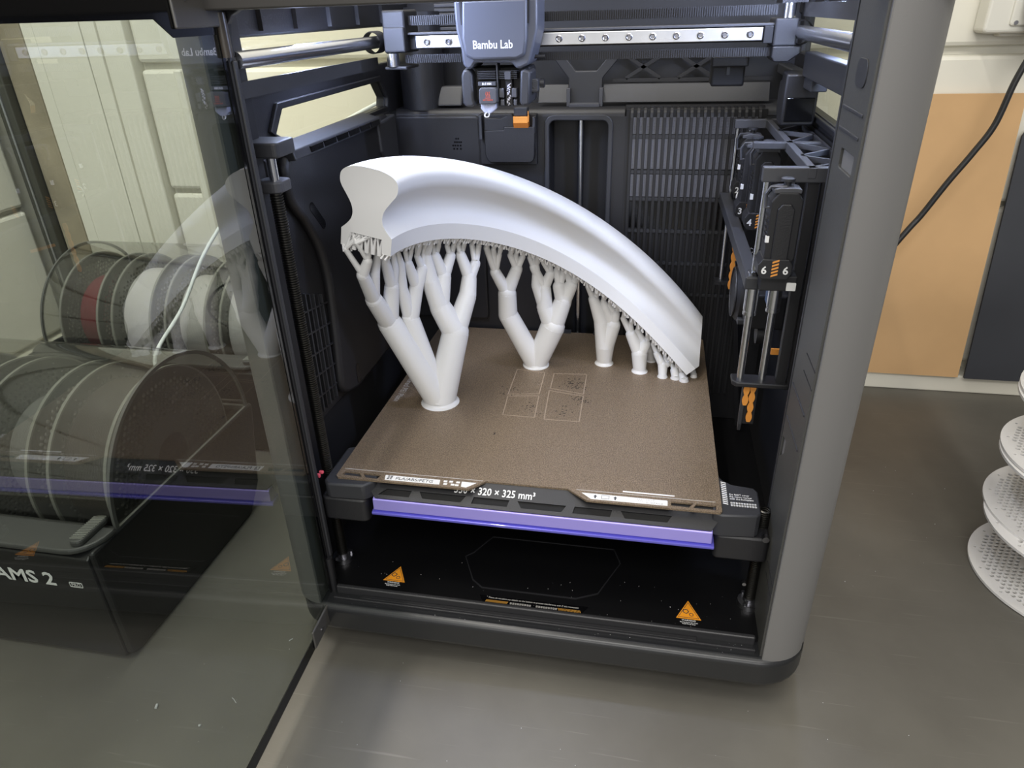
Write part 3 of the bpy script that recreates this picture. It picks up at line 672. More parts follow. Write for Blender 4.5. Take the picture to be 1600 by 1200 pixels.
ob('rack_foot', M().prism([(.1635, .0700), (.167, .0660), (.21, .0660), (.214, .0700), (.214, .084), (.1635, .084)], 'z', .2640, .2685), BLACK, rk, bevel=.001)
ob('rack_foot', M().box(.163, .18, .318, .334, .266, .270), BLACK, rk)
ob('rack_post', M().box(.2000, .2075, .071, .079, .268, .439), BLACKM, rk)
ob('rack_post', M().box(.2085, .2105, .067, .073, .268, .439), BLACK, rk)
ob('slide_arm', M().bar((.1640, .325, .3665), (.1690, .0690, .3585), .011, .012), DARK, rk, bevel=.001)
ob('slide_arm_end', M().box(.1625, .1735, .064, .082, .3540, .3650), DARK, rk, bevel=.0015)
ob('slide_arm_link', M().bar((.1690, .068, .3680), (.1745, .066, .3550), .004, .003), BLACK, rk)
for k in range(5): ob('cable_loop', M().tube(catmull([(.172, .10+k*.012, .352), (.176, .103+k*.012, .362), (.181, .101+k*.012, .354), (.178, .098+k*.012, .345)], 4, True), .0009, 5), BLACK, rk, smooth=60)
ob('white_clip', M().tube(catmull([(.1765, .285, .372), (.1725, .283, .376), (.1735, .283, .382), (.1785, .284, .384)], 5), .0008, 6), WHITE, rk, smooth=60)
ob('white_clip', M().tube([(.172, .2835, .3785), (.180, .2835, .3770)], .0007, 6), WHITE, rk)
# purge fan drum, belts with orange beads
dr = ob('blower_drum', M().lathe([(0, -.014), (.024, -.014), (.029, -.010), (.030, -.004), (.030, .006), (.029, .010), (.0, .010)], (.186, .205, .3), 'x', 32), BLACKM, rk, smooth=35)
ob('drum_rim', M().tube([(.1715, .205+.0245*math.cos(a*math.pi/14), .3+.0245*math.sin(a*math.pi/14)) for a in range(29)], .0009, 6), DARK, dr, smooth=60)
ob('drum_bracket', M().prism(rrect(.175, .24, .276, .283, .002, 2), 'x', .176, .20), DARK, dr)
ob('drum_box', M().box(.18, .215, .15, .23, .283, .318), BLACKM, dr, bevel=.002)
for i in range(6): ob('drum_fin', M().box(.178, .186, .149, .1505, .288+i*.005, .2905+i*.005), DARK, dr)
def beads(x, y0, z0, y1, z1, n, nm='bead_strip'):
    pa = M(); d = Vector((0, y1-y0, z1-z0)); L = d.length; d.normalize(); sd = d.cross(Vector((1, 0, 0))); pl = []; pr2 = []
    for i in range(n*6+1):
        t = i/(n*6); wv = .0014+.0013*abs(math.sin(math.pi*t*n)); c = Vector((x, y0, z0))+d*(L*t); pl.append(c+Vector((wv, 0, 0))); pr2.append(c-Vector((wv, 0, 0)))
    P3 = pl + pr2[::-1]; n_ = len(P3); off = sd*.0016
    h = len(pl); vs = [p for p in pl]+[p for p in pr2]+[p+off for p in pl]+[p+off for p in pr2]; fs = []
    for i in range(h-1):
        fs += [(i, i+1, h+i+1, h+i), (2*h+i, 3*h+i, 3*h+i+1, 2*h+i+1), (i, 2*h+i, 2*h+i+1, i+1), (h+i, h+i+1, 3*h+i+1, 3*h+i)]
    fs += [(0, h, 3*h, 2*h), (h-1, 3*h-1, 4*h-1, 2*h-1)]
    return ob(nm, pa.add([tuple(v) for v in vs], fs), ORANGE, rk)
beads(.1715, .235, .352, .235, .292, 6)
ob('bead_carrier', M().box(.1745, .1765, .2365, .2395, .285, .36), BLACK, rk)
beads(.1830, .0760, .2650, .0775, .2240, 4)
ob('bead_carrier', M().prism([(.0745, .2640), (.0800, .2640), (.0805, .230), (.0765, .214), (.0745, .222)], 'x', .1742, .1775), DARK, rk, bevel=.0006)
ob('bead_carrier', M().box(.1785, .1880, .0795, .0805, .22, .264), BLACKM, rk)
beads(.1775, .0748, .2630, .0755, .2420, 2)
ob('orange_tab', M().box(.1975, .2055, .10, .102, .281, .2865), ORANGE, rk)
ob('orange_tab', M().bar((.172, .21, .333), (.188, .19, .331), .003, .003), ORANGE, rk)
ob('inner_pulley', M().cyl((.192, .16, .275), (.204, .16, .275), .010, n=20), BLACK, rk, smooth=40)
ob('blue_grey_cover', M().box(.193, .200, .12, .145, .315, .345), mat('blue_grey', (84, 98, 122), .5), rk, bevel=.001)
ob('rack_rear_arm', M().bar((.187, .35, .30), (.215, .33, .07), .008, .006), BLACK, rk)  # black bar low at the back of the rack

# ---- open glass door
DA = math.radians(-88.0); DH = Vector((-.2030, -.0185, 0)); dx = Vector((math.cos(DA), math.sin(DA), 0)); nx = Vector((-dx.y, dx.x, 0))  # nx faces the camera side (+x)
def dm(a0, a1, z0, z1, t0, t1):
    m = M(); vs = [tuple(DH+dx*a+nx*t+Vector((0, 0, z))) for z in (z0, z1) for t in (t0, t1) for a in (a0, a1)]
    return m.add(vs, [(0, 2, 3, 1), (4, 5, 7, 6), (0, 1, 5, 4), (2, 6, 7, 3), (0, 4, 6, 2), (1, 3, 7, 5)])
door = ob('door', dm(0, .40, .0305, .592, -.0045, -.0005), DOORG, PR)
door.name = 'door'
BORD = mat('black_glass_border', (12, 12, 13), .08)
ob('glass_border', dm(0, .40, .5600, .592, -.0009, -.0001), BORD, door)
m_ = M(); pts_ = [(.0, .5600), (.0, .5500), (.058, .5500), (.0735, .5600)]
vs = [tuple(DH+dx*a+nx*t+Vector((0, 0, z))) for t in (-.0009, -.0001) for a, z in pts_]
m_.add(vs, [(0, 1, 2, 3), (7, 6, 5, 4), (0, 4, 5, 1), (1, 5, 6, 2), (2, 6, 7, 3), (3, 7, 4, 0)])
ob('glass_border', m_, BORD, door)
ob('glass_border', dm(0, .40, .0300, .0430, -.0009, -.0001), BORD, door)
ob('glass_border', dm(0, .0075, .0430, .5600, -.0009, -.0001), BORD, door)
HB = mat('dark_hinge_metal', (98, 96, 93), .38, .4)
def bracket(z0, z1, a1):
    o = ob('hinge_bracket', dm(-.003, a1, z0, z1, 0, .0022), HB, door, bevel=.001)
    for a in (.014, .042):
        c = DH+dx*a+Vector((0, 0, (z0+z1)/2 - .002)); ob('bracket_screw', M().cyl(c+nx*.002, c+nx*.0030, .0017, n=10), BOLT, door)
    return o
bracket(.0318, .0525, .058)
bracket(.5545, .592, .056)
ob('hinge_pin', M().cyl((-.2020, -.0215, .536), (-.2020, -.0215, .563), .0040, n=18), mat('hinge_brown_black', (66, 60, 54), .35), door, smooth=60)
ob('hinge_pin', M().cyl((-.2020, -.0200, .045), (-.2020, -.0200, .094), .0035, n=14), BLACK, door, smooth=60)

# ================================================================== build plate (lifts off the bed)
bp = thing('build_plate', 'bronze textured steel build plate on the heated bed, under the white print', 'plate', (-.015, .18, .1765))
out = [(-.1885, .0005), (-.1900, .0025), (-.1895, .3545), (-.1875, .356), (.1585, .356), (.1605, .354), (.1605, .0015), (.1590, -.0010), (.0455, -.0010), (.0270, .0132), (-.0480, .0132), (-.0610, -.0010), (-.1870, -.0010)]
holes = [[(-.1835, .0090), (-.1700, .0085), (-.1650, .0025), (-.1850, .0035)], [(-.1660, .0088), (-.1480, .0083), (-.1495, .0018), (-.1610, .0022)],
         [(.1180, .0088), (.1370, .0088), (.1330, .0026), (.1180, .0030)], [(.1395, .0086), (.1560, .0086), (.1555, .0024), (.1365, .0024)]]
ob('plate_sheet', M().holed(out, holes, lambda u, v, t: (u, v, t), .1762, .1780), PLATE, bp)
def flat(name, poly, mt, z0=.17795, z1=.17815, parent=bp): return ob(name, M().prism(poly, 'z', z0, z1), mt, parent)
lab1 = flat('plate_label', [(-.1435, .0088), (-.0905, .0088), (-.0895, .0018), (-.1420, .0014)], LABELW)
text('label_lettering', 'PLA/ABS/PETG', .0058, (-.1325, .0031, .1782), (0, 0, 0), INK, lab1, 'LEFT', sx=1.0)
for i in range(2):
    for j in range(3): flat('label_mark', [(-.1405+i*.0027, .0027+j*.0020), (-.1385+i*.0027, .0027+j*.0020), (-.1385+i*.0027, .0040+j*.0020), (-.1405+i*.0027, .0040+j*.0020)], INK, .1781, .17825, lab1)
for x0, y0 in ((-.0868, .0062), (-.0860, .0022), (-.0815, .0064), (-.0790, .0022), (-.0748, .0062), (-.0750, .0020)): flat('plate_mark', [(x0, y0), (x0+.0034, y0), (x0+.0034, y0+.0026), (x0, y0+.0026)], LABELW)
flat('plate_mark', [(-.0700, .0092), (-.0560, .0092), (-.0640, .0010), (-.0690, .0016)], LABELW)
flat('plate_line', [(-.186, .0130), (-.051, .0130), (-.051, .0136), (-.186, .0136)], GREYINK)
flat('plate_line', [(.0350, .0130), (.1555, .0130), (.1555, .0136), (.0350, .0136)], GREYINK)
flat('plate_line', [(.0760, .0158), (.1210, .0160), (.1210, .0174), (.0760, .0176)], WHITE)
lab2 = flat('plate_label', [(.0400, .0095), (.1150, .0090), (.1150, .0018), (.0490, .0016)], LABELW)
for x in (.0525, .0700):
    flat('label_mark', [(x-.0018, .0055), (x+.0018, .0055), (x, .0080)], INK, .1781, .17825, lab2); flat('label_mark', [(x-.0007, .0030), (x+.0007, .0030), (x+.0007, .0056), (x-.0007, .0056)], INK, .1781, .17825, lab2)
ob('label_mark', M().holed([(.0578, .0032), (.0648, .0032), (.0648, .0080), (.0578, .0080)], [[(.0582, .0036), (.0644, .0036), (.0644, .0076), (.0582, .0076)]], lambda u, v, t: (u, v, t), .1781, .17825), INK, lab2)
text('label_lettering', 'HOT\nSURFACE', .0036, (.0965, .0058, .1782), (0, 0, 0), GREYINK, lab2, 'LEFT')
for i in range(3): ob('label_mark', M().tube([(.0898+i*.0016+.0004*math.sin(k*1.2), .0040+k*.0008, .1782) for k in range(6)], .0002, 4), GREYINK, lab2)
text('plate_lettering', 'Textured PEI Plate', .0098, (-.1840, .2150, .17795), (0, 0, -math.pi/2), GREYINK, bp, 'LEFT', sx=.95)
# faint outlines and dark specks left on the plate by an earlier print
SCAR = mat('pale_scar_line', (176, 158, 138), .5, .3)
def outline(poly):
    m = M()
    for i in range(len(poly)):
        a, b = poly[i], poly[(i+1) % len(poly)]; m.bar((*a, .17803), (*b, .17803), .0009, .0001)
    ob('print_scar', m, SCAR, bp)
outline([(-.0610, .2400), (-.0270, .2360), (-.0255, .1840), (-.0600, .1780)]); outline([(-.0595, .1740), (-.0252, .1790), (-.0225, .1320), (-.0570, .1330)])
outline([(-.0160, .2350), (.0225, .2380), (.0235, .1900), (-.0150, .1985)]); outline([(-.0155, .1930), (.0238, .1850), (.0250, .1300), (-.0120, .1300)])
sp = M()
for cx, cy, n, s in ((.008, .212, 60, .006), (.022, .176, 55, .006), (-.060, .186, 26, .005), (.005, .148, 26, .006), (-.030, .150, 24, .006), (.017, .203, 30, .005)):
    for i in range(n):
        x, y = random.gauss(cx, s), random.gauss(cy, s*1.3); r = random.uniform(.0003, .0008); sp.box(x-r, x+r, y-r, y+r, .1779, .17806)
sp.box(-.0585, -.0570, .0925, .0965, .1779, .17815); sp.box(-.071, -.0690, .1950, .1960, .1779, .17815)
o = ob('dark_specks', sp, mat('dark_specks', (58, 50, 44), .6), bp); o['kind'] = 'stuff'

# ================================================================== the white print: swept hand-rail profile on tree supports
HP = (-0.16568, 0.08079, 0.37169, 1.49991, -2.10527, -1.10004, 1.49937, 0.47206, 0.0055, 0.7468, 0.52559, -0.42901, 0.18875, -0.17641, -0.47619)
NS = 81
NX = 12
def hframes():
    F = []; c = Vector(HP[:3]); T0 = None
    for i in range(NS+NX):
        t = i/(NS-1)
        psi = HP[3]+HP[4]*t+HP[5]*t**2+HP[6]*t**3; th = HP[8]+HP[9]*t+HP[10]*t**2+HP[11]*t**3; ro = HP[12]+HP[13]*t+HP[14]*t**2
        hd = Vector((math.cos(psi), math.sin(psi), 0)); T = hd*math.cos(th) - Vector((0, 0, math.sin(th)))
        if T0 is not None: c = c + (T0+T)*.5*HP[7]/(NS-1)
        L = Vector((math.sin(psi), -math.cos(psi), 0)); Z = Vector((0, 0, 1))
        F.append((c.copy(), T, Z*math.cos(ro)+L*math.sin(ro), L*math.cos(ro)-Z*math.sin(ro))); T0 = T
    return F
HF = hframes()
half = [(.0243, .0160)] + [tuple(p) for p in catmull([(.0243, .0160), (.0190, .0212), (.0153, .0265), (.0141, .0325), (.0158, .0395), (.0208, .0475), (.0256, .0545), (.0270, .0600), (.0258, .0660), (.0205, .0705), (.0110, .0733), (0, .0738)], 4)][1:]
prof = [(.0158, 0.0), (.0243, 0.0)] + half + [(-s, r) for s, r in half[::-1]][1:] + [(-.0243, 0), (-.0158, 0), (-.0150, .0135), (.0150, .0135)]
pv = []; pf = []; n = len(prof)
for c, T, R, L in HF:
    for s, r in prof: pv.append(tuple(c + R*r + L*s))
for i in range(NS+NX-1):
    for k in range(n): pf.append((i*n+k, i*n+(k+1) % n, (i+1)*n+(k+1) % n, (i+1)*n+k))
pf += [tuple(range(n-1, -1, -1)), tuple(range((NS+NX-1)*n, (NS+NX)*n))]
pr = thing('printed_handrail', 'white 3D printed curved handrail section standing on tree supports on the build plate', 'print', (-.04, .25, .178))
rb = ob('rail_body', M().add(pv, pf), PRINT, pr)
bm = bmesh.new(); bm.from_mesh(rb.data)
# the far end is trimmed by an upright cut and a short chamfer at the foot
for co, no in (((.151, .262, .1856), (.997, -.06, .0275)), ((.1365, .248, .1800), (.634, -.37, -.68)), ((0, 0, .1786), (0, 0, -1))):
    r_ = bmesh.ops.bisect_plane(bm, geom=bm.verts[:]+bm.edges[:]+bm.faces[:], plane_co=co, plane_no=no, clear_outer=True, dist=1e-6)
    bmesh.ops.holes_fill(bm, edges=[e for e in r_['geom_cut'] if isinstance(e, bmesh.types.BMEdge)], sides=0)
bmesh.ops.recalc_face_normals(bm, faces=bm.faces); bm.to_mesh(rb.data); bm.free()
for p in rb.data.polygons: p.use_smooth = True
rb.data.set_sharp_from_angle(angle=math.radians(35))
TREES=[[[-0.1311,0.1504,0.179,0.0212,-1],[-0.1741,0.1378,0.2754,0.0117,0],[-0.1789,0.1153,0.3103,0.0078,1],[-0.1767,0.0921,0.3441,0.0054,2],[-0.1848,0.0808,0.3721,0.0023,3],[-0.1691,0.0905,0.3582,0.0041,3],[-0.1733,0.0808,0.3779,0.0018,5],[-0.1644,0.0886,0.3759,0.0022,5],[-0.1716,0.1082,0.3387,0.0046,2],[-0.1633,0.1069,0.3671,0.0024,8],[-0.1659,0.1337,0.3175,0.0068,1],[-0.1644,0.1202,0.3495,0.0044,10],[-0.1638,0.0935,0.376,0.0016,11],[-0.1631,0.1205,0.3536,0.0023,11],[-0.1613,0.1342,0.3362,0.0044,10],[-0.1595,0.1314,0.3511,0.0023,14],[-0.1563,0.1516,0.2763,0.0086,0],[-0.1595,0.1444,0.3111,0.0056,16],[-0.1571,0.141,0.3394,0.0041,17],[-0.1568,0.1368,0.353,0.0022,18],[-0.1483,0.1573,0.3096,0.0067,16],[-0.1522,0.1497,0.3367,0.0046,20],[-0.1525,0.1466,0.35,0.0022,21],[-0.1487,0.1536,0.3488,0.0022,21],[-0.1424,0.1639,0.3268,0.0056,20],[-0.1452,0.16,0.3416,0.0031,24],[-0.14,0.1677,0.3456,0.0026,24],[-0.114,0.1716,0.2542,0.0133,0],[-0.1288,0.1709,0.2824,0.0105,27],[-0.1252,0.1802,0.3135,0.0072,28],[-0.1319,0.1775,0.3364,0.0049,29],[-0.1335,0.1769,0.3474,0.0025,30],[-0.129,0.1827,0.3458,0.0025,30],[-0.1194,0.1908,0.3325,0.005,29],[-0.1222,0.1906,0.3436,0.0025,33],[-0.1166,0.1969,0.3427,0.0025,33],[-0.1369,0.1689,0.3123,0.0082,28],[-0.1384,0.1696,0.3396,0.0046,36],[-0.1032,0.1897,0.2898,0.0088,27],[-0.1022,0.1975,0.3073,0.0073,38],[-0.1106,0.1994,0.331,0.0051,39],[-0.113,0.2006,0.3417,0.0025,40],[-0.1079,0.2059,0.3412,0.0025,40],[-0.0972,0.2069,0.3196,0.0051,39],[-0.1011,0.2119,0.3386,0.0026,43],[-0.0949,0.2169,0.3363,0.0029,43]],[[-0.0407,0.2552,0.179,0.0159,-1],[-0.0722,0.2495,0.2446,0.0105,0],[-0.0717,0.2467,0.2725,0.0096,1],[-0.083,0.2391,0.2997,0.0056,2],[-0.0896,0.2297,0.3301,0.0031,3],[-0.0827,0.2342,0.3271,0.0028,3],[-0.0774,0.2381,0.3206,0.0028,3],[-0.0599,0.2477,0.3013,0.0061,2],[-0.066,0.2437,0.3183,0.0032,7],[-0.0601,0.2463,0.3176,0.0027,7],[-0.0534,0.2492,0.3151,0.0032,7],[-0.0204,0.2571,0.2289,0.0132,0],[-0.0297,0.2566,0.2528,0.0086,11],[-0.0305,0.2569,0.2763,0.0073,12],[-0.0417,0.2539,0.3018,0.0043,13],[-0.0458,0.2522,0.3134,0.0025,14],[-0.0398,0.2544,0.312,0.0025,14],[-0.0233,0.2591,0.2931,0.0049,13],[-0.0312,0.2572,0.3067,0.0025,17],[-0.0234,0.2595,0.3043,0.0027,17],[-0.0385,0.255,0.2805,0.0059,12],[-0.0391,0.2547,0.3035,0.0036,20],[-0.0087,0.2604,0.2603,0.0093,11],[-0.0134,0.2606,0.2776,0.007,22],[-0.0163,0.2611,0.2965,0.0036,23],[-0.0092,0.2627,0.2943,0.0036,23],[0.0001,0.2634,0.2791,0.007,22],[0.0052,0.2652,0.2873,0.0047,26],[-0.0038,0.2638,0.2922,0.004,26]],[[0.0403,0.2704,0.179,0.0112,-1],[0.0405,0.27,0.2016,0.0103,0],[0.0357,0.2694,0.2327,0.0083,1],[0.0257,0.2686,0.2606,0.0056,2],[0.0189,0.2679,0.2762,0.0029,3],[0.0283,0.2686,0.2647,0.0033,3],[0.0489,0.2694,0.2294,0.0083,1],[0.0398,0.2691,0.2512,0.0048,6],[0.0368,0.2689,0.259,0.003,7],[0.0512,0.269,0.2438,0.0052,6],[0.0443,0.2689,0.2534,0.003,9],[0.0529,0.2688,0.2459,0.003,9]],[[0.0832,0.2547,0.179,0.0095,-1],[0.0819,0.2585,0.1991,0.0086,0],[0.071,0.2624,0.2214,0.006,1],[0.0608,0.2652,0.2398,0.003,2],[0.0694,0.2644,0.2326,0.003,2],[0.0873,0.2608,0.2108,0.0063,1],[0.078,0.2636,0.2263,0.003,5],[0.0896,0.262,0.2165,0.0034,5]],[[0.0962,0.2844,0.179,0.0062,-1],[0.0933,0.277,0.1973,0.0053,0],[0.0898,0.2729,0.2095,0.0034,1]],[[0.1097,0.2438,0.179,0.0059,-1],[0.1093,0.2495,0.1897,0.0052,0],[0.1017,0.2548,0.2021,0.0037,1],[0.0964,0.2586,0.2123,0.0022,2],[0.1041,0.2569,0.2054,0.0022,2],[0.1143,0.2511,0.1913,0.0037,1],[0.1109,0.2557,0.2002,0.0022,5],[0.1168,0.2532,0.1935,0.0022,5]],[[0.1242,0.2418,0.179,0.0055,-1],[0.1229,0.2477,0.1852,0.0044,0],[0.1188,0.2523,0.192,0.0022,1],[0.1255,0.2499,0.1864,0.0022,1]],[[0.134,0.2371,0.179,0.0055,-1],[0.1322,0.2442,0.1814,0.0041,0],[0.1303,0.2466,0.1832,0.0022,1]],[[0.1451,0.2487,0.179,0.0041,-1],[0.1442,0.2544,0.1812,0.0034,0]]]
def near(p):
    return min(range(NS), key=lambda i: (HF[i][0]-p).length)
for nodes in TREES:
    m = M(); P = [Vector(q[:3]) for q in nodes]; kids = {}
    for i, q in enumerate(nodes):
        if q[4] >= 0: kids.setdefault(q[4], []).append(i)
    for i, q in enumerate(nodes):
        r = q[3]*(1.0 if q[4] < 0 else 1.1)
        if q[4] < 0:
            m.lathe([(r*.80, .004), (r*.86, .0018), (r, .0006), (r, .0000)], (P[i].x, P[i].y, .178), 'z', 28); m.cyl((P[i].x, P[i].y, .178), P[i]+Vector((0, 0, .002)), r*.8, r*.8, 20)
        else:
            pi = q[4]; rp = nodes[pi][3]*(.80 if nodes[pi][4] < 0 else 1.1)
            ra = min(rp, r*1.22) if len(kids.get(pi, [])) > 1 else rp*.98
            m.cyl(P[pi], P[i], ra, r, 16); m.sph(P[i], r*.99, 14, 8)
        if i not in kids and i > 0:
            b = near(P[i]); c, T, R, L = HF[b]; s0 = max(-.018, min(.018, (P[i]-c).dot(L))); r0 = max(.0020, r*.80)
            gap = max(.004, (c-P[i]).dot(R))
            for da, ds in ((-.0042, .003), (.0042, .003), (-.0015, -.006), (.0030, -.005), (0, .009), (-.005, .012), (.005, -.012)):
                s = max(-.0225, min(.0225, s0+ds)); along = (P[i]-c).dot(T)+da
                if b == 0: along = max(along, .0012)
                q2 = c + T*along + L*s + R*(.0004 if abs(s) > .0155 else .0128)
                mid = P[i].lerp(q2, .5)
                m.cyl(P[i], mid, r0, r0*.72, 8, False); m.sph(mid, r0*.72, 8, 5); m.cyl(mid, q2, r0*.72, .0009, 8, False)
                for e in (-1, 1):
                    q3 = q2 + T*(e*.0017) + L*random.uniform(-.001, .001); m.cyl(mid.lerp(q2, .45), q3, .0013, .0007, 6, False)
    ob('tree_support', m, PRINT, pr, smooth=38)
# fine contact tips packed along the underside
tips = M()
for i in range(1, 2*NS-2):
    c, T, R, L = HF[i//2]
    if c.z < .192: continue
    for s in (-.022, .0222, random.choice((-.018, .018))):
        a = c + L*s + T*random.uniform(-.002, .002); b = a - R*random.uniform(.0028, .0062) - L*(s*.12) + T*random.choice((-.0016, .0016))
        tips.cyl(b, a+R*.0004, .0013, .0006, 6, False)
for i in range(5):      # fans of thin branches filling the channel at the near end
    c, T, R, L = HF[0]; s = -.0125+i*.0062
    for k in (-1, 1):
        b = c + T*.003 + L*(s+k*.0004) - R*.003; q = c + T*.002 + L*(s+k*.0022) + R*.0132
        tips.cyl(b, q, .0019, .0008, 7, False)
o = ob('support_tips', tips, PRINT, pr, smooth=60); o['kind'] = 'stuff'

# ================================================================== hot ends docked in the rack
def hotend(y, x, z0, z1, num, label, lx=0.0, both=False):
    h = thing('docked_hotend', label, 'hotend', (x+.012, y, z0), 'hotends docked in the rack')
    w_ = .0225
    body = ob('body', M().prism([(x+.004, z0), (x+w_-.003, z0), (x+w_, z0+.006), (x+w_, z1-.006), (x+w_-.004, z1), (x+.005, z1), (x, z1-.007), (x, z0+.006)], 'y', y-.011, y+.011), BLACKM, h, bevel=.001)
    ob('front_spine', M().prism([(x+.005, z0+.004), (x+.017, z0+.004), (x+.017, z1-.012), (x+.014, z1-.008), (x+.008, z1-.008), (x+.005, z1-.012)], 'y', y-.0135, y-.010), BLACK, h, bevel=.0008)
    ob('top_clip', M().prism([(x+.001, z1-.001), (x+.0205, z1-.001), (x+.0205, z1+.002), (x+.016, z1+.003), (x+.006, z1+.003), (x+.001, z1+.002)], 'y', y-.010, y+.006), MID, h, bevel=.0006)
    ob('top_knob', M().lathe([(.0025, 0), (.0025, .004), (.0052, .0045), (.0052, .0065), (.0, .0072)], (x+.011, y-.001, z1+.002), 'z', 14), DARK, h, smooth=40)
    ob('side_hook', M().tube([(x+.002, y-.006, z1-.012), (x-.003, y-.006, z1-.012), (x-.004, y-.006, z1-.002), (x-.001, y-.006, z1+.003), (x+.010, y-.006, z1+.003)], .0013, 6), MID, h, smooth=60)
    for k in range(5): ob('side_ridge', M().box(x-.0012, x+.001, y-.009, y+.002, z1-.020-k*.0045, z1-.0183-k*.0045), BLACK, h)
    ob('contact_pad', M().box(x-.0006, x+.002, y-.0112, y-.0085, z0+.018, z0+.023), WHITE, h)
    zc = z0-.0025
    px0, px1 = x-.0035, x+.0215
    ob('number_plate', M().prism([(px0+.003, zc-.0075), (px1-.003, zc-.0075), (px1, zc-.003), (px1, zc+.004), (px1-.003, zc+.0085), (px0+.003, zc+.0085), (px0, zc+.004), (px0, zc-.003)], 'y', y-.0145, y+.009), BLACKG if False else BLACK, h, bevel=.0006)
    text('plate_number', num, .0085, (px0+.0024, y-.0146, zc-.0030), (math.pi/2, 0, 0), WHITE, h, 'LEFT', bold=.00018)
    if both: text('plate_number', num, .0085, (px1-.0068, y-.0146, zc-.0030), (math.pi/2, 0, 0), WHITE, h, 'LEFT', bold=.00018)
    hz = M()
    for k in range(5):
        z = zc-.0055+k*.0027; hz.prism([(px0+.0100, z), (px0+.0148, z+.0018), (px0+.0148, z+.0032), (px0+.0100, z+.0014)], 'y', y-.0148, y-.0144)
    ob('hazard_stripes', hz, ORANGE, h)
    return h
hotend(.302, .1715, .3860, .436, '2', 'black hotend numbered 2, docked at the back of the rack')
hotend(.246, .1705, .3780, .436, '3', 'black hotend numbered 3, docked between hotends 2 and 4')
hotend(.198, .1745, .3795, .440, '4', 'black hotend numbered 4 with orange stripes, docked in the middle of the rack')
h6 = hotend(.0600, .1715, .3800, .4355, '6', 'tall black hotend numbered 6 twice, docked at the front of the rack', both=True)
ob('lower_body', M().box(.1720, .1990, .0500, .068, .3590, .3715), BLACKM, h6, bevel=.001)
ob('white_label', M().prism(rrect(.1915, .1985, .3600, .3665, .0006, 2), 'y', .0492, .0502), LABELW, h6)

# ================================================================== filament boxes left of the printer
def flange_mesh(ri, ro, hole_i, hole_o, thick, sp=.0066, hr=.0024, nside=8):
    H = []; n = int(ro/sp)+2
    for j in range(-n, n+1):
        for i in range(-n, n+1):
            x = (i+.5*(j % 2))*sp; y = j*sp*.866; d = math.hypot(x, y)
            if hole_i < d < hole_o: H.append([(x+hr*math.cos(2*math.pi*k/nside), y+hr*math.sin(2*math.pi*k/nside)) for k in range(nside)])
    for k in range(16): H.append([(.0932*math.cos(k*math.pi/8)+.0015*math.cos(2*math.pi*j/8), .0932*math.sin(k*math.pi/8)+.0015*math.sin(2*math.pi*j/8)) for j in range(8)])
    C = lambda r, n: [(r*math.cos(2*math.pi*k/n), r*math.sin(2*math.pi*k/n)) for k in range(n)]
    return C(ro, 72), [C(ri, 28)] + H
FO, FH = flange_mesh(.027, .1, .049, .0875, .0025)
proto_mesh = {}
def flange(name, axis, c, h0, mt, parent):
    k = (axis, mt.name)
    if k not in proto_mesh:
        fn = (lambda u, v, t: (t, u, v)) if axis == 'x' else (lambda u, v, t: (u, v, t))
        o = ob(name, M().holed(FO, FH, fn, 0, .0028), mt, None); proto_mesh[k] = o.data
    else:
        o = bpy.data.objects.new(name, proto_mesh[k]); COL.objects.link(o)
    o.location = (c[0]+h0, c[1], c[2]) if axis == 'x' else (c[0], c[1], c[2]+h0)
    setp(o, parent); return o
def spool(axis, c, wd, mt, fil, rfil, label, cat, group, loc, rim=None, name='filament_spool'):
    t = thing(name, label, cat, loc, group)
    for h in (0, wd-.0028):
        f = flange('flange', axis, c, h, mt, t)
        if rim:
            pr_ = [(.0992, h-.0003), (.1012, h-.0003), (.1012, h+.0031), (.0992, h+.0031)]
            ob('rim', M().lathe(pr_, c, axis, 64, True), rim, t, smooth=40)
    ob('hub', M().lathe([(.026, 0), (.045, .0004), (.045, wd-.0004), (.026, wd)], c, axis, 36), mt, t, smooth=40)
    if fil:
        pf_ = []
        h = .0030
        while h < wd-.0045: pf_ += [(rfil-.0006, h), (rfil, h+.0005), (rfil-.0006, h+.001)]; h += .00175 if False else .0018
        ob('filament', M().lathe([(.045, .003)]+pf_+[(.045, wd-.003)], c, axis, 48), fil, t, smooth=30)
    return t
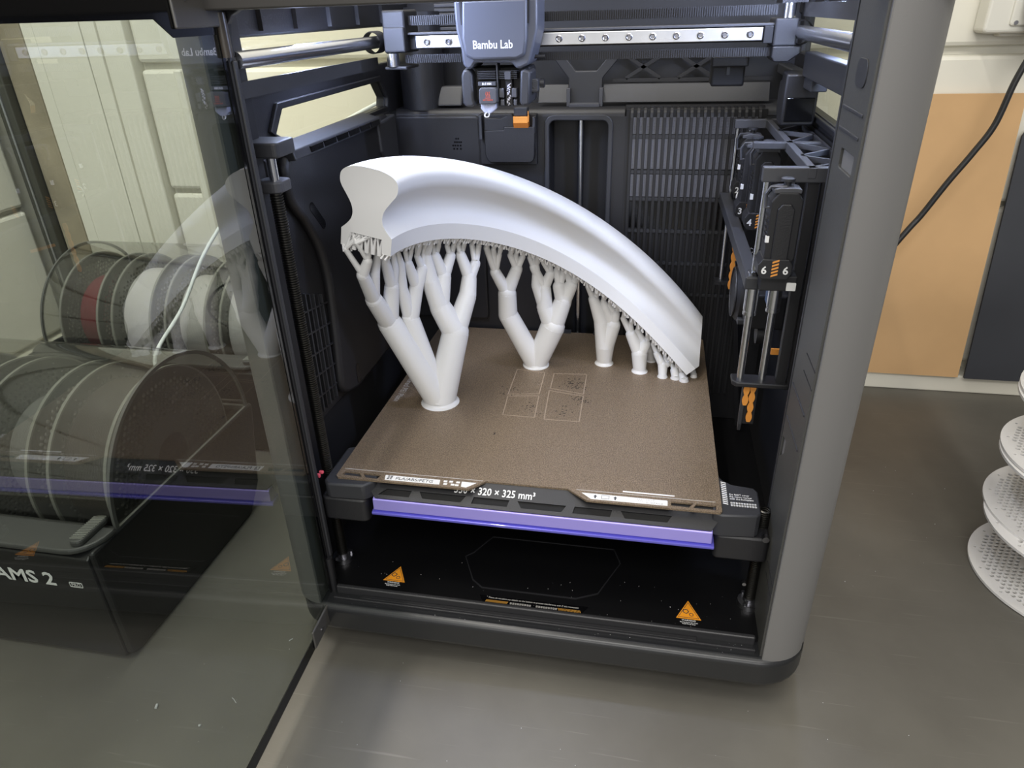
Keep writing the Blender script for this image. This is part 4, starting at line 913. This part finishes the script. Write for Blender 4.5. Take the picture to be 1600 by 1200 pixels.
def filament_box(x0, y0, label, lettering, which):
    x1 = x0+.372; yc = y0+.160; zc = .130
    b = thing('filament_box', label, 'filament box', (x0+.186, y0+.14, 0), None)
    side = [(y0+.002, .004), (y0+.012, .0), (y0+.235, .0), (y0+.262, .03), (y0+.286, .128), (y0+.286, .138), (yc+.122, .138), (yc+.118, .128), (yc+.10, .07), (yc, .035), (yc-.10, .07), (yc-.118, .128), (yc-.124, .138), (y0+.022, .138), (y0+.002, .128)]
    bd = ob('body', M().prism(side, 'x', x0+.006, x1-.006), BOXB, b, bevel=.003)
    for xa, xb in ((x0, x0+.008), (x1-.008, x1)):
        ob('side_panel', M().prism([(y0+.004, .006), (y0+.016, .0), (y0+.235, .0), (y0+.264, .03), (y0+.287, .128), (y0+.287, .1345), (y0+.004, .1345)], 'x', xa, xb), BOXB, b, bevel=.004, seg=3)
    ob('front_rim', M().prism(rrect(x0, x1, y0, y0+.0365, (.03, .03, .004, .004), 6), 'z', .1335, .1395), BOXG, b, bevel=.002)
    ob('inner_tray', M().box(x0+.01, x1-.01, y0+.034, y0+.05, .10, .128), BLACKM, b)
    lid = ob('lid', M().add(*shell(x0+.004, x1-.004, yc, zc, .1195)), LIDG, b, smooth=40)
    for xa in (x0+.0025, x1-.0055):
        pr_ = [(.1165, xa), (.1205, xa), (.1205, xa+.003), (.1165, xa+.003)]
        m = M(); n_ = 40; vs = []; fs = []
        for i in range(n_+1):
            a = math.pi*i/n_
            for r, h in pr_: vs.append((h, yc+r*math.cos(a), zc+.003+r*math.sin(a)))
        for i in range(n_):
            for k in range(4): fs.append((i*4+k, i*4+(k+1) % 4, (i+1)*4+(k+1) % 4, (i+1)*4+k))
        fs += [(3, 2, 1, 0), (n_*4, n_*4+1, n_*4+2, n_*4+3)]
        ob('lid_edge', m.add(vs, fs), SPOOLD, lid, smooth=50)
    ob('lid_sill', M().box(x0+.006, x1-.006, yc-.1215, yc-.1165, .128, .1345), BOXG, lid, bevel=.001)
    ob('lid_sill', M().box(x0+.006, x1-.006, yc+.1165, yc+.1215, .128, .1345), BOXG, lid, bevel=.001)
    ob('lid_side_sill', M().box(x1-.0060, x1-.0028, yc-.12, yc+.12, .1315, .1345), SPOOLR, lid, bevel=.0008)
    cp = ob('grip_pad', M().prism(rrect(x1-.026, x1-.012, y0+.006, y0+.046, .006, 4), 'z', .139, .1455), BOXG, b, bevel=.002)
    for i in range(14): ob('grip_ridge', M().bar((x1-.025, y0+.010+i*.0024, .1458), (x1-.013, y0+.012+i*.0024, .1458), .0008, .0010), SPOOLR, cp)
    if lettering:
        text('front_lettering', 'AMS 2', .0215, (x1-.118, y0+.0015, .0925), (math.pi/2, 0, 0), LABELW, b, 'LEFT', sx=1.16, bold=.00045)
        bx = (x1-.0365, x1-.0225)
        ob('lettering_frame', M().holed(rrect(bx[0], bx[1], .0930, .0990, .001, 2), [rrect(bx[0]+.0006, bx[1]-.0006, .0936, .0984, .0008, 2)], lambda u, v, t: (u, y0+.0018+t, v), -.0004, 0), LABELW, b)
        text('front_lettering', 'PRO', .0052, ((bx[0]+bx[1])/2, y0+.0015, .0942), (math.pi/2, 0, 0), LABELW, b, 'CENTER')
    for k, (fil, mt, rim, rf, lab) in enumerate(which):
        xs = x1-.022-.0665-k*.0885
        spool('x', (xs, yc, zc+.006), .0665, mt, fil, rf, lab, 'spool', None, (xs+.033, yc, zc-.095), rim)
    return b
def shell(x0, x1, yc, zc, r):
    n = 40; vs = []; fs = []
    for x in (x0, x1):
        for i in range(n+1):
            a = math.pi*i/n; vs.append((x, yc+r*math.cos(a), zc+.004+r*math.sin(a)))
    k = n+1
    for i in range(n): fs.append((i, i+1, k+i+1, k+i))
    fs += [tuple(range(n, -1, -1)), tuple(range(k, 2*k))]
    return vs, fs
filament_box(-.7635, -.0965, 'black multi-spool filament box with smoky lid and lettering, nearest, behind the open glass door', True, [
    (FIL_BROWN, SPOOLD, SPOOLR, .083, 'dark spool with brown-black filament, rightmost in the front filament box'),
    (FIL_GREY, SPOOLD, SPOOLR, .060, 'dark perforated spool second from the right in the front filament box'),
    (FIL_BROWN, SPOOLD, SPOOLR, .07, 'dark perforated spool third from the right in the front filament box')])
filament_box(-.8000, .2700, 'black multi-spool filament box with smoky lid at the back, behind the first filament box', False, [
    (FIL_WHITE, SPOOLD, SPOOLR, .082, 'dark spool of white filament, rightmost in the rear filament box'),
    (FIL_WHITE, SPOOLD, SPOOLR, .070, 'dark spool of white filament, second from the right in the rear filament box'),
    (FIL_WHITE, SPOOLD, SPOOLR, .078, 'dark spool of white filament, next to the red one in the rear filament box'),
    (FIL_RED, SPOOLD, SPOOLR, .064, 'dark spool of red filament, leftmost in the rear filament box')])
tag(ob('feed_tube', M().tube(catmull([(-.512, .198, .150), (-.519, .2, .186), (-.5400, .30, .211), (-.521, .36, .279), (-.47, .42, .35), (-.36, .47, .42), (-.25, .48, .47)], 8), .0026, 8), TUBEM, smooth=60), 'white flexible feed tube rising behind the front filament box towards the printer', 'tube')

# ================================================================== stack of empty white spools at the right edge
for k, (x, y, z) in enumerate(((.5580, .172, .001), (.5640, .1935, .0665), (.5660, .1990, .1330), (.5690, .2050, .1995))):
    lab = ('empty white perforated spool, bottom of the stack on the worktop', 'empty white perforated spool, second from the bottom of the stack',
           'empty white perforated spool, third from the bottom of the stack', 'empty white perforated spool, top of the stack by the right edge')[k]
    spool('z', (x, y, z), .0655, SPOOLW, None, 0, lab, 'spool', 'empty white spools in a stack', (x, y, z), None, 'empty_spool')

# ================================================================== leaning boards, socket, cable, scraps
def lean(name, x0, x1, xs, zb, zt, yb, yt, th, mt, r=.0):
    # xs: sideways shift of the top edge
    pl = rrect(0, 1, 0, 1, 0) if r == 0 else None
    outl = [(x0, zb), (x1, zb), (x1+xs, zt), (x0+xs, zt)] if r == 0 else [(x0, zb), (x1, zb), (x1+xs, zt-r), (x1+xs-r, zt), (x0+xs+r, zt), (x0+xs+r*.3, zt-r*.3), (x0+xs, zt-r)]
    fn = lambda u, v, t: (u, yb+(yt-yb)*(v-zb)/(zt-zb)+t, v)
    return M().holed(outl, [], fn, 0, th)
tag(ob('cardboard_sheet', lean('c', .36, .574, -.0115, .0295, .4420, .592, .6115, .005, CARD), CARD), 'plain brown cardboard sheet leaning against the white wall', 'cardboard')
tag(ob('charcoal_board', lean('d', .5815, .92, -.0115, .0300, .3970, .588, .608, .004, DBOARD, .009), DBOARD), 'thin charcoal board leaning on the wall beside the cardboard', 'board')
sk_ = thing('wall_socket', 'white surface-mounted wall socket box above the cardboard sheet', 'socket', (.50, .62, .55))
ob('housing', M().prism(rrect(.4795, .62, .5150, .62, .006, 4), 'y', .585, .6205), SOCK, sk_, bevel=.004, seg=3)
ob('back_plate', M().box(.505, .66, .600, .6205, .5110, .63), SOCK, sk_, bevel=.002)
ob('face', M().prism(rrect(.507, .60, .523, .61, .004, 3), 'y', .5820, .590), SOCK, sk_, bevel=.002)
ob('cover_screw', M().cyl((.5135, .5805, .5270), (.5135, .584, .5270), .0024, n=12), BOLT, sk_)
pg_ = thing('power_plug', 'grey power plug pushed into the wall socket, with black cable', 'plug', (.54, .56, .54))
ob('plug_body', M().prism(rrect(.524, .560, .5115, .565, .006, 4), 'y', .548, .581), PLUG, pg_, bevel=.004, seg=3)
ob('plug_collar', M().tube([(.523, .5815, .575), (.519, .575, .556), (.521, .568, .535), (.527, .562, .521)], .0035, 8), PLUG, pg_, smooth=50)
ob('strain_relief', M().lathe([(.0048, 0), (.0055, -.004), (.0042, -.005), (.0052, -.009), (.0040, -.010), (.0048, -.014), (.0036, -.015), (.0040, -.024)], (.532, .560, .5125), 'z', 14), CABLE, pg_, smooth=40)
ob('cord', M().tube(catmull([(.532, .560, .495), (.5220, .560, .460), (.5130, .560, .410), (.4960, .560, .374), (.4750, .560, .336), (.4530, .560, .292), (.4400, .558, .272), (.40, .55, .21), (.33, .53, .12), (.2455, .47, .07)], 8), .0040, 10), CABLE, pg_, smooth=60)
SC = ((-.3345, -.1385, 'short white filament scrap on the worktop behind the glass door', .0042, .0012, 1.9), (-.2830, -.150, 'tiny pale scrap right of the white filament scrap, behind the glass door', .0016, .0012, .4), (-.2665, -.1200, 'thin curled hair-like filament scrap behind the glass door', .0080, .0004, -.6),
      (-.2470, -.0450, 'pale thin scrap beside the printer foot behind the glass door', .0044, .0005, 1.0))
for x, y, lab, ln, r, a in SC:
    d = Vector((math.cos(a), math.sin(a), 0))*ln/2; c = Vector((x, y, r))
    tag(ob('filament_scrap', M().tube([c-d, c-d*.3+Vector((0, .0004, 0)), c+d*.4+Vector((0, .0003, 0)), c+d], r, 6), PRINT, smooth=60), lab, 'scrap')
# crumbs: far too many to count
cr_ = M()
for i in range(130):
    x = random.uniform(-.19, .19); y = random.choice((random.uniform(-.030, -.0255), random.uniform(-.038, -.026), random.uniform(-.019, .03))); r = random.uniform(.00012, .00032); z = .0596 if y > -.0203 else .0535
    cr_.sph((x, y, z+r), r, 5, 3)
for i in range(70):
    x = random.uniform(-.32, .5); y = random.uniform(-.3, -.05) if x < .24 else random.uniform(-.2, .5); r = random.uniform(.0002, .0005)
    cr_.sph((x, y, r), r, 5, 3)
o = ob('plastic_crumbs', cr_, PRINT); o['kind'] = 'stuff'; tag(o, 'fine white plastic crumbs scattered on the printer sill and worktop', 'crumbs')
for o in bpy.data.objects:
    if '_w' in o: del o['_w']
